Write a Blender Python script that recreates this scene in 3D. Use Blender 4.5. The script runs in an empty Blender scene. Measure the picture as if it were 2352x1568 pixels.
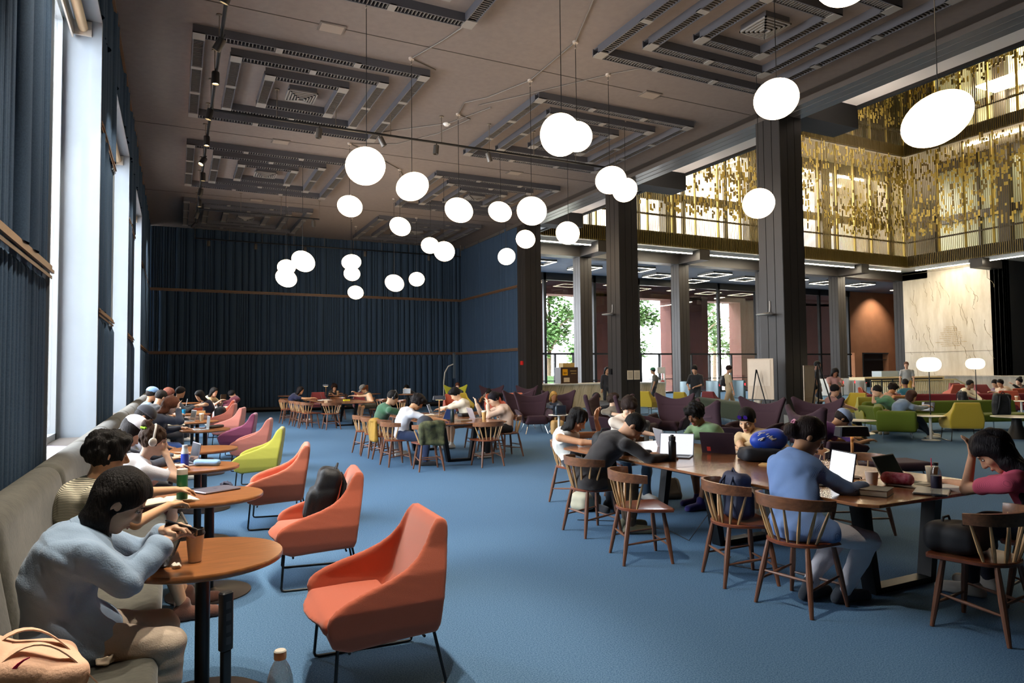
import bpy, math, random
import numpy as np
from mathutils import Matrix, Vector
PI=math.pi; C=bpy.context.scene.collection; D=bpy.data
R=math.radians
# ---------------- camera, world, sun, exposure ----------------
H=1.66
cam=D.cameras.new('camera'); cam.sensor_width=36; cam.lens=24.0; cam.clip_start=.05; cam.clip_end=400
co=D.objects.new('camera',cam); C.objects.link(co)
def _basis():
    f=1568.; vy=np.array([400-1176,-(858-784),f]); vx=np.array([4400-1176,-(818-784),f])
    y=vy/np.linalg.norm(vy); x=vx-vx.dot(y)*y; x/=np.linalg.norm(x); z=np.cross(x,y)
    if z[1]<0: z=-z
    return np.stack([x,y,z],1)       # columns: world axes seen by the lens (right, up, forward)
_B=_basis()
_m=Matrix(((*_B[0],),(*_B[1],),(*(-_B[2]),))).transposed()
co.matrix_world=Matrix.Translation((0,0,H))@_m.to_4x4()
bpy.context.scene.camera=co
sc=bpy.context.scene
sc.view_settings.view_transform='Standard'; sc.view_settings.look='None'
sc.view_settings.exposure=.35
sc.view_settings.gamma=1; sc.view_settings.use_curve_mapping=False
sc.cycles.use_denoising=True
try: sc.cycles.denoiser='OPENIMAGEDENOISE'
except Exception: pass
sc.cycles.max_bounces=7; sc.cycles.diffuse_bounces=4; sc.cycles.glossy_bounces=3
sc.cycles.transmission_bounces=5; sc.cycles.transparent_max_bounces=12
sc.cycles.sample_clamp_indirect=6; sc.cycles.caustics_reflective=False; sc.cycles.caustics_refractive=False
sc.cycles.use_adaptive_sampling=True; sc.cycles.adaptive_threshold=.02; sc.cycles.use_light_tree=True
w=D.worlds.new('sky'); sc.world=w; w.use_nodes=True
bg=w.node_tree.nodes['Background']; bg.inputs[0].default_value=(.87,.93,1,1); bg.inputs[1].default_value=18
sun=D.lights.new('sun','SUN'); sun.energy=16; sun.angle=R(.6); sun.color=(1,.93,.82)
so=D.objects.new('sun',sun); C.objects.link(so)
so.rotation_euler=Vector((.125,-.60,-.79)).to_track_quat('-Z','Y').to_euler()
def portal(name,loc,sx,sy,direction):
    a=D.lights.new(name,'AREA'); a.shape='RECTANGLE'; a.size=sx; a.size_y=sy; a.cycles.is_portal=True
    o=D.objects.new(name,a); C.objects.link(o); o.location=loc
    o.rotation_euler=Vector(direction).to_track_quat('-Z','Z').to_euler(); return o
WIN=[(-12.43,-8.43),(-6.04,-2.04),(.35,4.35),(6.74,10.74),(13.13,17.13),(19.52,23.52)]
for i,(a,b) in enumerate(WIN[3:]):
    portal('window_portal',(-1.5,(a+b)/2,3.65),4.0,5.7,(1,0,0))
portal('entrance_portal',(27,37.3,3.8),30,7.4,(0,-1,0))
# ---------------- materials ----------------
def srgb(h):
    if isinstance(h,str):
        h=h.lstrip('#'); c=[int(h[i:i+2],16)/255 for i in (0,2,4)]
    else: c=h
    return tuple((x/12.92 if x<=.04045 else ((x+.055)/1.055)**2.4) for x in c)+(1,)
_mats={}
def mat(name,col,rough=.7,metal=0,noise=0,nscale=20,col2=None,bump=0,bscale=60,kind='noise',stretch=(1,1,1),spec=.5,sheen=0,emit=0,alpha=None,coat=0):
    if name in _mats: return _mats[name]
    m=D.materials.new(name); m.use_nodes=True; nt=m.node_tree; b=nt.nodes['Principled BSDF']
    c=srgb(col); b.inputs['Base Color'].default_value=c; b.inputs['Roughness'].default_value=rough
    b.inputs['Metallic'].default_value=metal; b.inputs['Specular IOR Level'].default_value=spec
    if sheen: b.inputs['Sheen Weight'].default_value=sheen; b.inputs['Sheen Roughness'].default_value=.5
    if coat: b.inputs['Coat Weight'].default_value=coat; b.inputs['Coat Roughness'].default_value=.15
    if emit: b.inputs['Emission Color'].default_value=c; b.inputs['Emission Strength'].default_value=emit
    if alpha is not None: b.inputs['Alpha'].default_value=alpha
    if noise or col2 or bump:
        tc=nt.nodes.new('ShaderNodeTexCoord'); mp=nt.nodes.new('ShaderNodeMapping'); mp.inputs['Scale'].default_value=stretch
        nt.links.new(tc.outputs['Object'],mp.inputs[0])
    if noise or col2:
        if kind=='wave':
            t=nt.nodes.new('ShaderNodeTexWave'); t.inputs['Scale'].default_value=nscale; t.inputs['Distortion'].default_value=noise*10; t.inputs['Detail'].default_value=3; t.inputs['Detail Scale'].default_value=1.5
        else:
            t=nt.nodes.new('ShaderNodeTexNoise'); t.inputs['Scale'].default_value=nscale; t.inputs['Detail'].default_value=5; t.inputs['Roughness'].default_value=.6
        nt.links.new(mp.outputs[0],t.inputs[0])
        rp=nt.nodes.new('ShaderNodeValToRGB'); c2=srgb(col2) if col2 else tuple(x*(1-noise) for x in c[:3])+(1,)
        rp.color_ramp.elements[0].position=.32; rp.color_ramp.elements[0].color=c2; rp.color_ramp.elements[1].position=.68; rp.color_ramp.elements[1].color=c
        nt.links.new(t.outputs[0] if kind!='wave' else t.outputs[1],rp.inputs[0]); nt.links.new(rp.outputs[0],b.inputs['Base Color'])
    if bump:
        n=nt.nodes.new('ShaderNodeTexNoise'); n.inputs['Scale'].default_value=bscale; n.inputs['Detail'].default_value=4
        nt.links.new(mp.outputs[0],n.inputs[0]); bp=nt.nodes.new('ShaderNodeBump'); bp.inputs['Strength'].default_value=bump; bp.inputs['Distance'].default_value=.01
        nt.links.new(n.outputs[0],bp.inputs['Height']); nt.links.new(bp.outputs[0],b.inputs['Normal'])
    _mats[name]=m; return m
def emis(name,col,s):
    if name in _mats: return _mats[name]
    m=D.materials.new(name); m.use_nodes=True; nt=m.node_tree; nt.nodes.clear()
    e=nt.nodes.new('ShaderNodeEmission'); e.inputs[0].default_value=srgb(col); e.inputs[1].default_value=s
    o=nt.nodes.new('ShaderNodeOutputMaterial'); nt.links.new(e.outputs[0],o.inputs[0]); _mats[name]=m; return m
def glassy(name,col=(1,1,1),tint=.96,refl=.08,rough=.02):
    if name in _mats: return _mats[name]
    m=D.materials.new(name); m.use_nodes=True; nt=m.node_tree; nt.nodes.clear()
    t=nt.nodes.new('ShaderNodeBsdfTransparent'); t.inputs[0].default_value=tuple(x*tint for x in col)+(1,)
    g=nt.nodes.new('ShaderNodeBsdfGlossy'); g.inputs['Roughness'].default_value=rough
    l=nt.nodes.new('ShaderNodeLayerWeight'); l.inputs[0].default_value=.3
    mx=nt.nodes.new('ShaderNodeMath'); mx.operation='MULTIPLY_ADD'; mx.inputs[1].default_value=.4; mx.inputs[2].default_value=refl*.5
    mi=nt.nodes.new('ShaderNodeMixShader'); o=nt.nodes.new('ShaderNodeOutputMaterial')
    nt.links.new(l.outputs['Facing'],mx.inputs[0]); nt.links.new(mx.outputs[0],mi.inputs[0]); nt.links.new(t.outputs[0],mi.inputs[1]); nt.links.new(g.outputs[0],mi.inputs[2]); nt.links.new(mi.outputs[0],o.inputs[0])
    _mats[name]=m; return m
# ---------------- mesh builder ----------------
class MB:
    def __init__(s): s.v=[]; s.f=[]; s.mi=[]; s.m=0; s.M=None
    def add(s,vs,fs):
        b=len(s.v)
        if s.M is not None: vs=[tuple(s.M@Vector(v)) for v in vs]
        s.v+= [tuple(v) for v in vs]; s.f+=[tuple(i+b for i in f) for f in fs]; s.mi+=[s.m]*len(fs); return s
    def box(s,x0,x1,y0,y1,z0,z1,rz=0):
        vs=[(x,y,z) for z in (z0,z1) for y in (y0,y1) for x in (x0,x1)]
        if rz:
            cx,cy=(x0+x1)/2,(y0+y1)/2; c,q=math.cos(rz),math.sin(rz)
            vs=[(cx+(x-cx)*c-(y-cy)*q,cy+(x-cx)*q+(y-cy)*c,z) for x,y,z in vs]
        return s.add(vs,[(0,2,3,1),(4,5,7,6),(0,1,5,4),(2,6,7,3),(0,4,6,2),(1,3,7,5)])
    def rbox(s,x0,x1,y0,y1,z0,z1,r=.01,n=3):
        # box with rounded vertical corners and chamfered rims
        r=min(r,(x1-x0)/2-1e-4,(y1-y0)/2-1e-4); rim=min(r*.5,(z1-z0)/2-1e-4)
        def ring(inset,z):
            o=[]; rr=max(r-inset,1e-4)
            for (cx,cy,a0) in ((x1-r,y1-r,0),(x0+r,y1-r,90),(x0+r,y0+r,180),(x1-r,y0+r,270)):
                for k in range(n+1):
                    a=R(a0+90*k/n); o.append((cx+rr*math.cos(a),cy+rr*math.sin(a),z))
            return o
        return s.loft([ring(rim,z0),ring(0,z0+rim),ring(0,z1-rim),ring(rim,z1)],cap=True)
    def loft(s,rings,cap=True,closed=True):
        n=len(rings[0]); vs=[p for r in rings for p in r]; fs=[]
        for i in range(len(rings)-1):
            for j in range(n if closed else n-1):
                a=i*n+j; b=i*n+(j+1)%n; fs.append((a,b,b+n,a+n))
        if cap: fs.append(tuple(range(n-1,-1,-1))); fs.append(tuple((len(rings)-1)*n+j for j in range(n)))
        return s.add(vs,fs)
    def tube(s,pts,r,n=8,cap=True):
        pts=[Vector(p) for p in pts]; rs=r if isinstance(r,(list,tuple)) else [r]*len(pts); rings=[]
        up=None
        for i,p in enumerate(pts):
            t=(pts[min(i+1,len(pts)-1)]-pts[max(i-1,0)]).normalized()
            if up is None: up=Vector((0,0,1)) if abs(t.z)<.9 else Vector((1,0,0))
            a=t.cross(up).normalized(); b=a.cross(t).normalized(); up=b
            rings.append([tuple(p+(a*math.cos(2*PI*k/n)+b*math.sin(2*PI*k/n))*rs[i]) for k in range(n)])
        return s.loft(rings,cap)
    def lathe(s,prof,n=24,cx=0,cy=0):
        rings=[[(cx+r*math.cos(2*PI*k/n),cy+r*math.sin(2*PI*k/n),z) for k in range(n)] for r,z in prof]
        return s.loft(rings,True)
    def prism(s,poly,z0,z1):
        return s.loft([[(x,y,z0) for x,y in poly],[(x,y,z1) for x,y in poly]],True)
    def quad(s,a,b,c,d): return s.add([a,b,c,d],[(0,1,2,3)])
    def build(s,name,m,parent=None,smooth=35):
        me=D.meshes.new(name); me.from_pydata(s.v,[],s.f); me.update()
        ms=m if isinstance(m,(list,tuple)) else [m]
        for q in ms: me.materials.append(q)
        if any(s.mi): me.polygons.foreach_set('material_index',s.mi)
        if smooth:
            me.polygons.foreach_set('use_smooth',[True]*len(me.polygons)); me.set_sharp_from_angle(angle=R(smooth))
        o=D.objects.new(name,me); C.objects.link(o)
        if parent: o.parent=parent
        return o
def tag(o,label=None,cat=None,group=None,kind=None):
    if label: o['label']=label
    if cat: o['category']=cat
    if group: o['group']=group
    if kind: o['kind']=kind
    return o
def struct(name,mb,m,smooth=35): return tag(mb.build(name,m,None,smooth),kind='structure')
def empty(name,loc=(0,0,0),rz=0,label=None,cat=None,group=None):
    o=D.objects.new(name,None); C.objects.link(o); o.location=loc; o.rotation_euler=(0,0,rz); o.empty_display_size=.1
    return tag(o,label,cat,group)
_kids={}
def kids(o):
    return [c for c in D.objects if c.parent==o]
def copy_tree(o,parent=None,ks=None,mats=None):
    c=o.copy(); C.objects.link(c)
    if parent: c.parent=parent
    if mats and o.type=='MESH' and o.data.materials and o.data.materials[0].name in mats:
        key=(o.data.name,mats[o.data.materials[0].name].name)
        if key not in _kids:
            d=o.data.copy(); d.materials[0]=mats[o.data.materials[0].name]; _kids[key]=d
        c.data=_kids[key]
    for k in kids(o): copy_tree(k,c,mats=mats)
    return c
class Proto:
    """first use places the thing itself, later uses place copies of it and of its parts"""
    def __init__(s,root): s.root=root; s.used=False
    def put(s,loc,rz,label,cat=None,group=None,mats=None,scale=None):
        if mats or s.used: o=copy_tree(s.root,mats=mats)
        else: o=s.root; s.used=True
        o.location=loc; o.rotation_euler=(0,0,rz); tag(o,label,cat,group)
        if scale: o.scale=(scale,)*3
        return o
    def done(s):
        if not s.used:
            for k in kids(s.root):
                for g in kids(k): D.objects.remove(g)
                D.objects.remove(k)
            D.objects.remove(s.root)
# ---------------- soft shapes: distance fields meshed with surface nets ----------------
def _smin(a,b,k):
    if k<=0: return np.minimum(a,b)
    h=np.clip(.5+.5*(b-a)/k,0,1); return b*(1-h)+a*h-k*h*(1-h)
class SDF:
    def __init__(s,h=.01): s.h=h; s.ops=[]
    def cap(s,a,b,ra,rb=None,k=.02,side=None,ks=1.,cut=False):
        rb=ra if rb is None else rb; a=np.array(a,float); b=np.array(b,float)
        sd=None if side is None else np.array(side,float)/np.linalg.norm(side)
        m=max(ra,rb)*max(ks,1)+k*.5+2.5*s.h
        lo=np.minimum(a,b)-m; hi=np.maximum(a,b)+m
        def f(P):
            q=P-a; d=b-a
            if sd is not None:
                c=q@sd; q=q-((1-1/ks)*c)[...,None]*sd; e=d@sd; d=d-(1-1/ks)*e*sd
            L=d@d; t=np.clip((q@d)/max(L,1e-12),0,1)
            return np.sqrt(np.maximum(((q-t[...,None]*d)**2).sum(-1),1e-12))-(ra+(rb-ra)*t)
        s.ops.append((f,lo,hi,k,cut)); return s
    def ell(s,c,r,rot=None,k=.02,cut=False):
        c=np.array(c,float); r=np.array(r,float); m=r.max()+k*.5+2.5*s.h; Rm=None if rot is None else np.array(rot)
        def f(P):
            q=P-c
            if Rm is not None: q=q@Rm
            k0=np.sqrt(((q/r)**2).sum(-1)); k1=np.sqrt(((q/(r*r))**2).sum(-1)); return k0*(k0-1)/np.maximum(k1,1e-6)
        s.ops.append((f,c-m,c+m,k,cut)); return s
    def box(s,c,r,rot=None,rad=.02,k=.02,cut=False,bend=None):
        c=np.array(c,float); r=np.array(r,float)-rad; m=np.linalg.norm(r)+rad+k*.5+2.5*s.h; Rm=None if rot is None else np.array(rot)
        if rot is None and bend is None: m=r+rad+k*.5+2.5*s.h
        def f(P):
            q=P-c
            if Rm is not None: q=q@Rm
            if bend is not None: q=q.copy(); ax,by,am=bend; q[...,by]+=am*q[...,ax]**2
            q=np.abs(q)-r; return np.sqrt((np.maximum(q,0)**2).sum(-1))+np.minimum(q.max(-1),0)-rad
        s.ops.append((f,c-m,c+m,k,cut)); return s
    def plane(s,p,n):   # keep the side the normal points away from
        p=np.array(p,float); n=np.array(n,float); n/=np.linalg.norm(n)
        s.ops.append((lambda P:(P-p)@n,None,None,0,'plane')); return s
    def fold(s,amp,freq=30,seed=0):
        rs=np.random.RandomState(seed); A=rs.randn(5,3); A/=np.linalg.norm(A,axis=1)[:,None]; ph=rs.rand(5)*6.28; fr=freq*(0.6+rs.rand(5))
        def f(P):
            o=0
            for i in range(5):
                t=(P@A[i])*fr[i]+ph[i]+1.6*np.sin((P@A[(i+2)%5])*fr[i]*.45+ph[(i+1)%5]); o=o+(np.sin(t) if i%2 else 1.2-2.2*np.abs(np.sin(t*.5)))
            return amp*o/2.2
        s.ops.append((f,None,None,0,'disp')); return s
    def mesh(s):
        h=s.h; bs=[o for o in s.ops if o[1] is not None and not o[4]]
        lo=np.min([o[1] for o in bs],0)-h; hi=np.max([o[2] for o in bs],0)+h
        n=np.ceil((hi-lo)/h).astype(int)+1
        F=np.full(n,.25,np.float32)
        ax=[(lo[i]+np.arange(n[i])*h) for i in range(3)]
        for f,l,u,k,cut in s.ops:
            if cut in('plane','disp'):
                M=np.abs(F)<.08 if cut=='disp' else F<.2
                idx=np.nonzero(M)
                P=np.stack([ax[0][idx[0]],ax[1][idx[1]],ax[2][idx[2]]],-1)
                if cut=='disp': F[idx]+=f(P)
                else: F[idx]=np.maximum(F[idx],f(P))
                continue
            i0=np.clip(np.floor((l-lo)/h).astype(int),0,n-1); i1=np.clip(np.ceil((u-lo)/h).astype(int)+1,1,n)
            if (i1<=i0).any(): continue
            sl=tuple(slice(a,b) for a,b in zip(i0,i1))
            X,Y,Z=np.meshgrid(ax[0][sl[0]],ax[1][sl[1]],ax[2][sl[2]],indexing='ij')
            d=f(np.stack([X,Y,Z],-1))
            F[sl]= -_smin(-F[sl],d,k) if cut else _smin(F[sl],d,k)
        S=F<0
        if not S.any(): return np.zeros((0,3)),np.zeros((0,4),int)
        # cells with a sign change
        c=np.zeros(n-1,np.int8); 
        for dx in (0,1):
            for dy in (0,1):
                for dz in (0,1): c+=S[dx:n[0]-1+dx,dy:n[1]-1+dy,dz:n[2]-1+dz]
        act=(c>0)&(c<8); ci=np.nonzero(act); N=len(ci[0]); ids=np.full(n-1,-1,np.int32); ids[ci]=np.arange(N)
        acc=np.zeros((N,3)); cnt=np.zeros(N)
        base=np.stack(ci,-1).astype(float)
        for d in range(3):
            o1,o2=[q for q in range(3) if q!=d]
            for a in (0,1):
                for b in (0,1):
                    off=[0,0,0]; off[o1]=a; off[o2]=b; off2=list(off); off2[d]=1
                    f0=F[ci[0]+off[0],ci[1]+off[1],ci[2]+off[2]]; f1=F[ci[0]+off2[0],ci[1]+off2[1],ci[2]+off2[2]]
                    m=(f0<0)!=(f1<0); t=np.where(m,f0/np.where(m,f0-f1,1),0)
                    p=np.array(off,float)[None].repeat(N,0); p[:,d]=t
                    acc+=p*m[:,None]; cnt+=m
        V=(base+acc/cnt[:,None])*h+lo
        Q=[]
        for d in range(3):
            o1,o2=(d+1)%3,(d+2)%3
            s0=[slice(1,-1)]*3; s0[d]=slice(0,-1); s1=list(s0); s1[d]=slice(1,None)
            A=S[tuple(s0)]; B=S[tuple(s1)]; ch=A!=B; e=np.nonzero(ch)
            p=[e[0]+1,e[1]+1,e[2]+1]; p[d]=e[d]
            def cid(a,b):
                q=list(p); q[o1]=p[o1]-a; q[o2]=p[o2]-b; return ids[q[0],q[1],q[2]]
            q=np.stack([cid(1,1),cid(0,1),cid(0,0),cid(1,0)],-1); fl=~A[e]
            q[fl]=q[fl][:,::-1]; Q.append(q)
        return V,np.concatenate(Q)
    def build(s,name,m,parent=None,origin=(0,0,0)):
        V,Q=s.mesh(); me=D.meshes.new(name)
        me.vertices.add(len(V)); me.vertices.foreach_set('co',(V-np.array(origin)).astype(np.float32).ravel())
        me.loops.add(Q.size); me.loops.foreach_set('vertex_index',Q.ravel().astype(np.int32))
        me.polygons.add(len(Q)); me.polygons.foreach_set('loop_start',np.arange(0,Q.size,4,dtype=np.int32)); 
        me.polygons.foreach_set('use_smooth',np.ones(len(Q),bool))
        me.update(calc_edges=True); me.validate()
        for q in (m if isinstance(m,(list,tuple)) else [m]): me.materials.append(q)
        o=D.objects.new(name,me); C.objects.link(o); o.location=origin
        if parent: o.parent=parent
        return o
def rotm(rz=0,ry=0,rx=0):
    return np.array((Matrix.Rotation(rz,3,'Z')@Matrix.Rotation(ry,3,'Y')@Matrix.Rotation(rx,3,'X')))
def txt(name,body,size,m,parent,loc,rot,align='CENTER',depth=.002,space=1.0):
    cu=D.curves.new(name,'FONT'); cu.body=body; cu.size=size; cu.align_x=align; cu.align_y='CENTER'; cu.extrude=depth; cu.resolution_u=2; cu.space_character=space
    t=D.objects.new(name,cu); C.objects.link(t); me=D.meshes.new_from_object(t.evaluated_get(bpy.context.evaluated_depsgraph_get())); D.objects.remove(t)
    o=D.objects.new(name,me); C.objects.link(o); me.materials.clear(); me.materials.append(m); o.location=loc; o.rotation_euler=rot
    if parent: o.parent=parent
    return o
# ================= SETTING =================
rnd=random.Random(5)
FELT=mat('felt_blue','#37495d',.95,noise=.25,nscale=90,spec=.15)
CARPET=mat('carpet_blue','#6787a5',.95,col2='#335474',nscale=120,bump=.3,bscale=260,spec=.1,kind='noise')
DARK=mat('bronze_black','#2b2724',.45,noise=.15,nscale=3,stretch=(20,20,1),spec=.45)
DARKM=mat('bronze_panel_groove','#0c0b0a',.7)
CEIL=mat('ceiling_plaster','#6e645e',.9,noise=.12,nscale=8,bump=.15,bscale=120)
CH=mat('coffer_metal','#45454a',.55)
CHL=mat('coffer_end_block','#77736e',.6)
LOUV=mat('louver_black','#17171a',.5)
WHITE=mat('painted_white','#d9d7d2',.6)
JAMB=mat('window_jamb_paint','#8b949c',.5,noise=.08,nscale=2)
WOODT=mat('oak_trim','#7d5c3c',.45,noise=.35,nscale=6,stretch=(1,12,12))
SAND=mat('red_sandstone','#5a342e',.9,noise=.25,nscale=1.2,bump=.3,bscale=40)
MARB=mat('marble','#ddd3c0',.22,noise=.0,col2='#c9bda6',nscale=1.4,stretch=(1,2.2,.5),spec=.5)
GOLD=mat('gold_anodised','#b8a24c',.45,metal=.25)
GOLDD=mat('gold_anodised_dark','#6b5a26',.45,metal=.3)
GLASS=glassy('window_glass')
STEELB=mat('black_steel','#101113',.4,metal=.3)
CHROME=mat('chrome','#d5d7da',.15,metal=1)
m=MB(); m.box(-1.64,60,-9,37.3,-.2,0); struct('floor',m,CARPET)
m=MB(); m.box(-9,-1.64,-14,60,-.25,-.02); m.box(-9,80,37,75,-.25,-.02); 
tag(m.build('ground_outside',mat('concrete_paving','#b9b4ab',.9,noise=.15,nscale=1)),kind='structure')
# ribs of felt on a wall: runs along `d` from p0, n = outward normal
def ribs(mb,p0,d,L,z0,z1,n,seed,arch=False,small=.5):
    rr=random.Random(seed); s=0
    while s<L-.02:
        w=rr.choice([.09,.1,.12,.2,.26,.3]) if rr.random()>small else rr.choice([.06,.075,.09]); w=min(w,L-s)
        dep=min(.09,w*.42); K=6; rows=[]
        zs=[z0,z1] if not arch else [z0,z1-w*1.0,z1-w*.55,z1-w*.2,z1]
        for z in zs:
            sh=1 if not arch else {0:1,1:1,2:.86,3:.55,4:.06}[zs.index(z)]
            if arch: sh=[1,1,.86,.55,.06][zs.index(z)]
            rows.append([(p0[0]+d[0]*(s+w/2-w/2*sh*math.cos(PI*k/K)*.97)+n[0]*dep*math.sin(PI*k/K)*min(1,sh+.15),
                          p0[1]+d[1]*(s+w/2-w/2*sh*math.cos(PI*k/K)*.97)+n[1]*dep*math.sin(PI*k/K)*min(1,sh+.15),z) for k in range(K+1)])
        mb.loft(rows,cap=False,closed=False)
        s+=w
def felt_wall(name,p0,d,L,n,seed,z0=.1,ztop=7.65,back=.3,small=.5,tiers=None):
    mb=MB()
    a=(p0[0],p0[1]); b=(p0[0]+d[0]*L,p0[1]+d[1]*L); c=(b[0]-n[0]*back,b[1]-n[1]*back); e=(a[0]-n[0]*back,a[1]-n[1]*back)
    mb.prism([a,b,c,e],z0 if z0>.2 else 0,ztop)
    for i,(t0,t1) in enumerate(tiers or ((z0,2.46),(2.56,5.03),(5.13,ztop))): ribs(mb,p0,d,L,t0,t1,n,seed*7+i,arch=(i==0 and tiers is None),small=small)
    return struct(name,mb,FELT,60)
felt_wall('wall_back',(-1.0,30.98),(1,0),13.7,(0,-1),11,small=.4)
felt_wall('wall_right_return',(12.58,30.9),(0,-1),6.2,(-1,0),12,z0=.1,back=.5,small=.85)
for i,(a,b) in enumerate([(-9,6.74),(10.74,13.13),(17.13,19.52),(23.52,30.9)]):
    felt_wall('wall_left.%d'%i if i else 'wall_left',(-.98,a),(0,1),b-a,(1,0),20+i,back=.66,small=.8)
m=MB(); m.box(-1.64,-.985,-9,30.9,6.5,7.65); ribs(m,(-.985,-9),(0,1),39.9,6.55,7.65,(1,0),77,small=.85); struct('wall_left_head',m,FELT,60)
m=MB(); m.box(-1.64,-.985,-9,30.9,0,.8); struct('wall_left_sill',m,mat('sill_grey','#77777a',.6))
# wooden rails that divide the felt tiers
def rail(name,a,b,n,z):
    mb=MB(); n=Vector(n)
    for dz,t in ((-.045,.005),(0,.02),(.04,.005)):
        p=[Vector(a),Vector(b)]; q=[x+n*t for x in p]; mb.prism([(p[0].x,p[0].y),(p[1].x,p[1].y),(q[1].x,q[1].y),(q[0].x,q[0].y)],z+dz-.012,z+dz+.014)
    return struct(name,mb,WOODT)
k=0
for z in (2.51,5.08):
    rail('trim_%d'%(k:=k+1),(-.92,30.9,0),(12.5,30.9,0),(0,-1,0),z); rail('trim_%d'%(k:=k+1),(12.5,24.73,0),(12.5,30.9,0),(-1,0,0),z)
    for a,b in [(-9,6.74),(10.74,13.13),(17.13,19.52),(23.52,30.9)]: rail('trim_%d'%(k:=k+1),(-.92,a,0),(-.92,b,0),(1,0,0),z)
m=MB(); m.box(-.9,12.5,30.72,30.86,0,.2); struct('baseboard_back',m,DARKM)
m=MB(); m.box(-.88,12.5,30.5,30.7,.1,.19); tag(m.build('foot_rail',DARK),'long dark rail heater along the foot of the blue felt back wall','rail')
m=MB(); m.box(-.95,-.9,-9,30.9,7.6,7.62); struct('trim_40',m,WOODT)
# windows on the left
for i,(a,b) in enumerate(WIN):
    if i<3: continue
    m=MB(); m.box(-1.6,-.93,b-.001,b+.03,.8,6.5); m.box(-1.6,-.93,a-.03,a+.001,.8,6.5); m.box(-1.6,-.93,a,b,6.47,6.5)
    m.box(-1.05,-.93,b-.05,b,.8,6.5); struct('window_%d_reveal'%(i+1),m,JAMB)
    r=MB()
    for y in (a,b-.09): r.box(-1.5,-1.38,y,y+.09,.8,6.5); r.box(-1.62,-1.52,y,y+.11,.8,6.5)
    r.box(-1.5,-1.38,a,b,.8,.9); r.box(-1.5,-1.38,a,b,6.4,6.5); r.box(-1.48,-1.4,(a+b)/2-.03,(a+b)/2+.03,.9,6.4)
    o=struct('window_%d'%(i+1),r,mat('window_frame_grey','#8e9498',.45,metal=.2))
    g=MB(); g.box(-1.445,-1.435,a+.09,b-.09,.9,6.4); g.build('glass',GLASS,o,0)
    s=MB(); s.box(-1.37,-.93,a,b,.8,.82)
    for q in range(int((b-a)/.05)): s.box(-1.34,-1.0,a+q*.05,a+q*.05+.012,.82,.832)
    struct('windowsill_%d'%(i+1),s,mat('sill_grille','#8b8580',.5,metal=.3))
    if i>=3:
        bl=empty('roller_blind',(-1.15,(a+b)/2,6.35),0,['','','white roller blind cassette at the head of the window beside the seats','white roller blind cassette at the head of the nearest tall window','roller blind cassette at the head of the second tall window','roller blind cassette at the head of the farthest tall window'][i],'blind','roller blinds')
        t=MB(); t.tube([(0,-1.95,0),(0,1.92,0)],.06,12); t.build('fabric_roll',mat('blind_fabric','#b8a88c',.8),bl)
        t=MB(); t.box(-.13,-.11,-1.96,1.96,-.14,.1); t.box(-.12,.1,1.93,1.96,-.1,.1); t.box(-.12,.1,-1.96,-1.93,-.1,.1); t.build('cassette',mat('blind_metal','#cfcac0',.3,metal=.5),bl)
# ceiling, beams, columns
m=MB(); m.box(-1.64,12.55,-9,31,7.65,8.0); struct('ceiling',m,CEIL)
m=MB()
for y in (5.35,11.76,18.2,24.85): m.box(-.9,12.4,y,y+.012,7.643,7.65)
m.box(12.2,12.45,-9,24,7.635,7.65); struct('ceiling_seam',m,mat('seam_dark','#3c342e',.9))
m=MB(); m.box(12.5,13.22,-9,31.1,7.53,8.17)
m2=MB(); 
for x in (12.72,12.97): m.box(x-.008,x+.008,-9,24,7.524,7.53)
struct('ceiling_beam',m,mat('beam_bronze','#57514c',.28,noise=.15,nscale=3,stretch=(6,1,6),spec=.6))
m=MB(); m.box(13.22,15.25,-9,30.4,8.17,8.3); struct('ceiling_soffit',m,mat('soffit_pale','#f2e9e0',.8))
m=MB(); m.box(15.2,15.32,-9,28.7,8.1,9.2); struct('ceiling_soffit_edge',m,DARKM)
def column(name,x,y,z1=7.6):
    w=.72; mb=MB(); mb.m=1; mb.box(x+.02,x+w-.02,y+.02,y+w-.02,0,z1); mb.m=0; t=w/3; g=.008
    for i in range(3):
        mb.box(x+i*t+g,x+(i+1)*t-g,y,y+.03,0,z1); mb.box(x+i*t+g,x+(i+1)*t-g,y+w-.03,y+w,0,z1)
        mb.box(x,x+.03,y+i*t+g,y+(i+1)*t-g,0,z1); mb.box(x+w-.03,x+w,y+i*t+g,y+(i+1)*t-g,0,z1)
    o=mb.build(name,[DARK,DARKM]); return tag(o,kind='structure')
for i,y in enumerate((4.81,11.2,17.6,24.0)):
    column('column_%d'%(i+1),12.5,y,7.53); m=MB(); m.box(13.22,15.25,y,y+.72,7.6,8.17); struct('ceiling_beam_stub_%d'%(i+1),m,DARKM)
for i,x in enumerate((19.08,25.68,32.28,38.88,45.5)):
    column('column_far_%d'%(i+1),x,30.4,7.6); m=MB(); m.box(x,x+.72,28.65,30.4,7.6,8.17); struct('ceiling_beam_stub_%d'%(i+5),m,DARK)
m=MB(); m.box(13.2,56,30.4,31.12,7.6,8.8); struct('ceiling_beam_far',m,DARK)
for i,y in enumerate((24.0,17.6)):
    column('column_right_%d'%(i+1),45.5,y,8.17); m=MB(); m.box(43.45,45.5,y,y+.72,7.6,8.17); struct('ceiling_beam_stub_%d'%(i+10),m,DARK)
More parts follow.
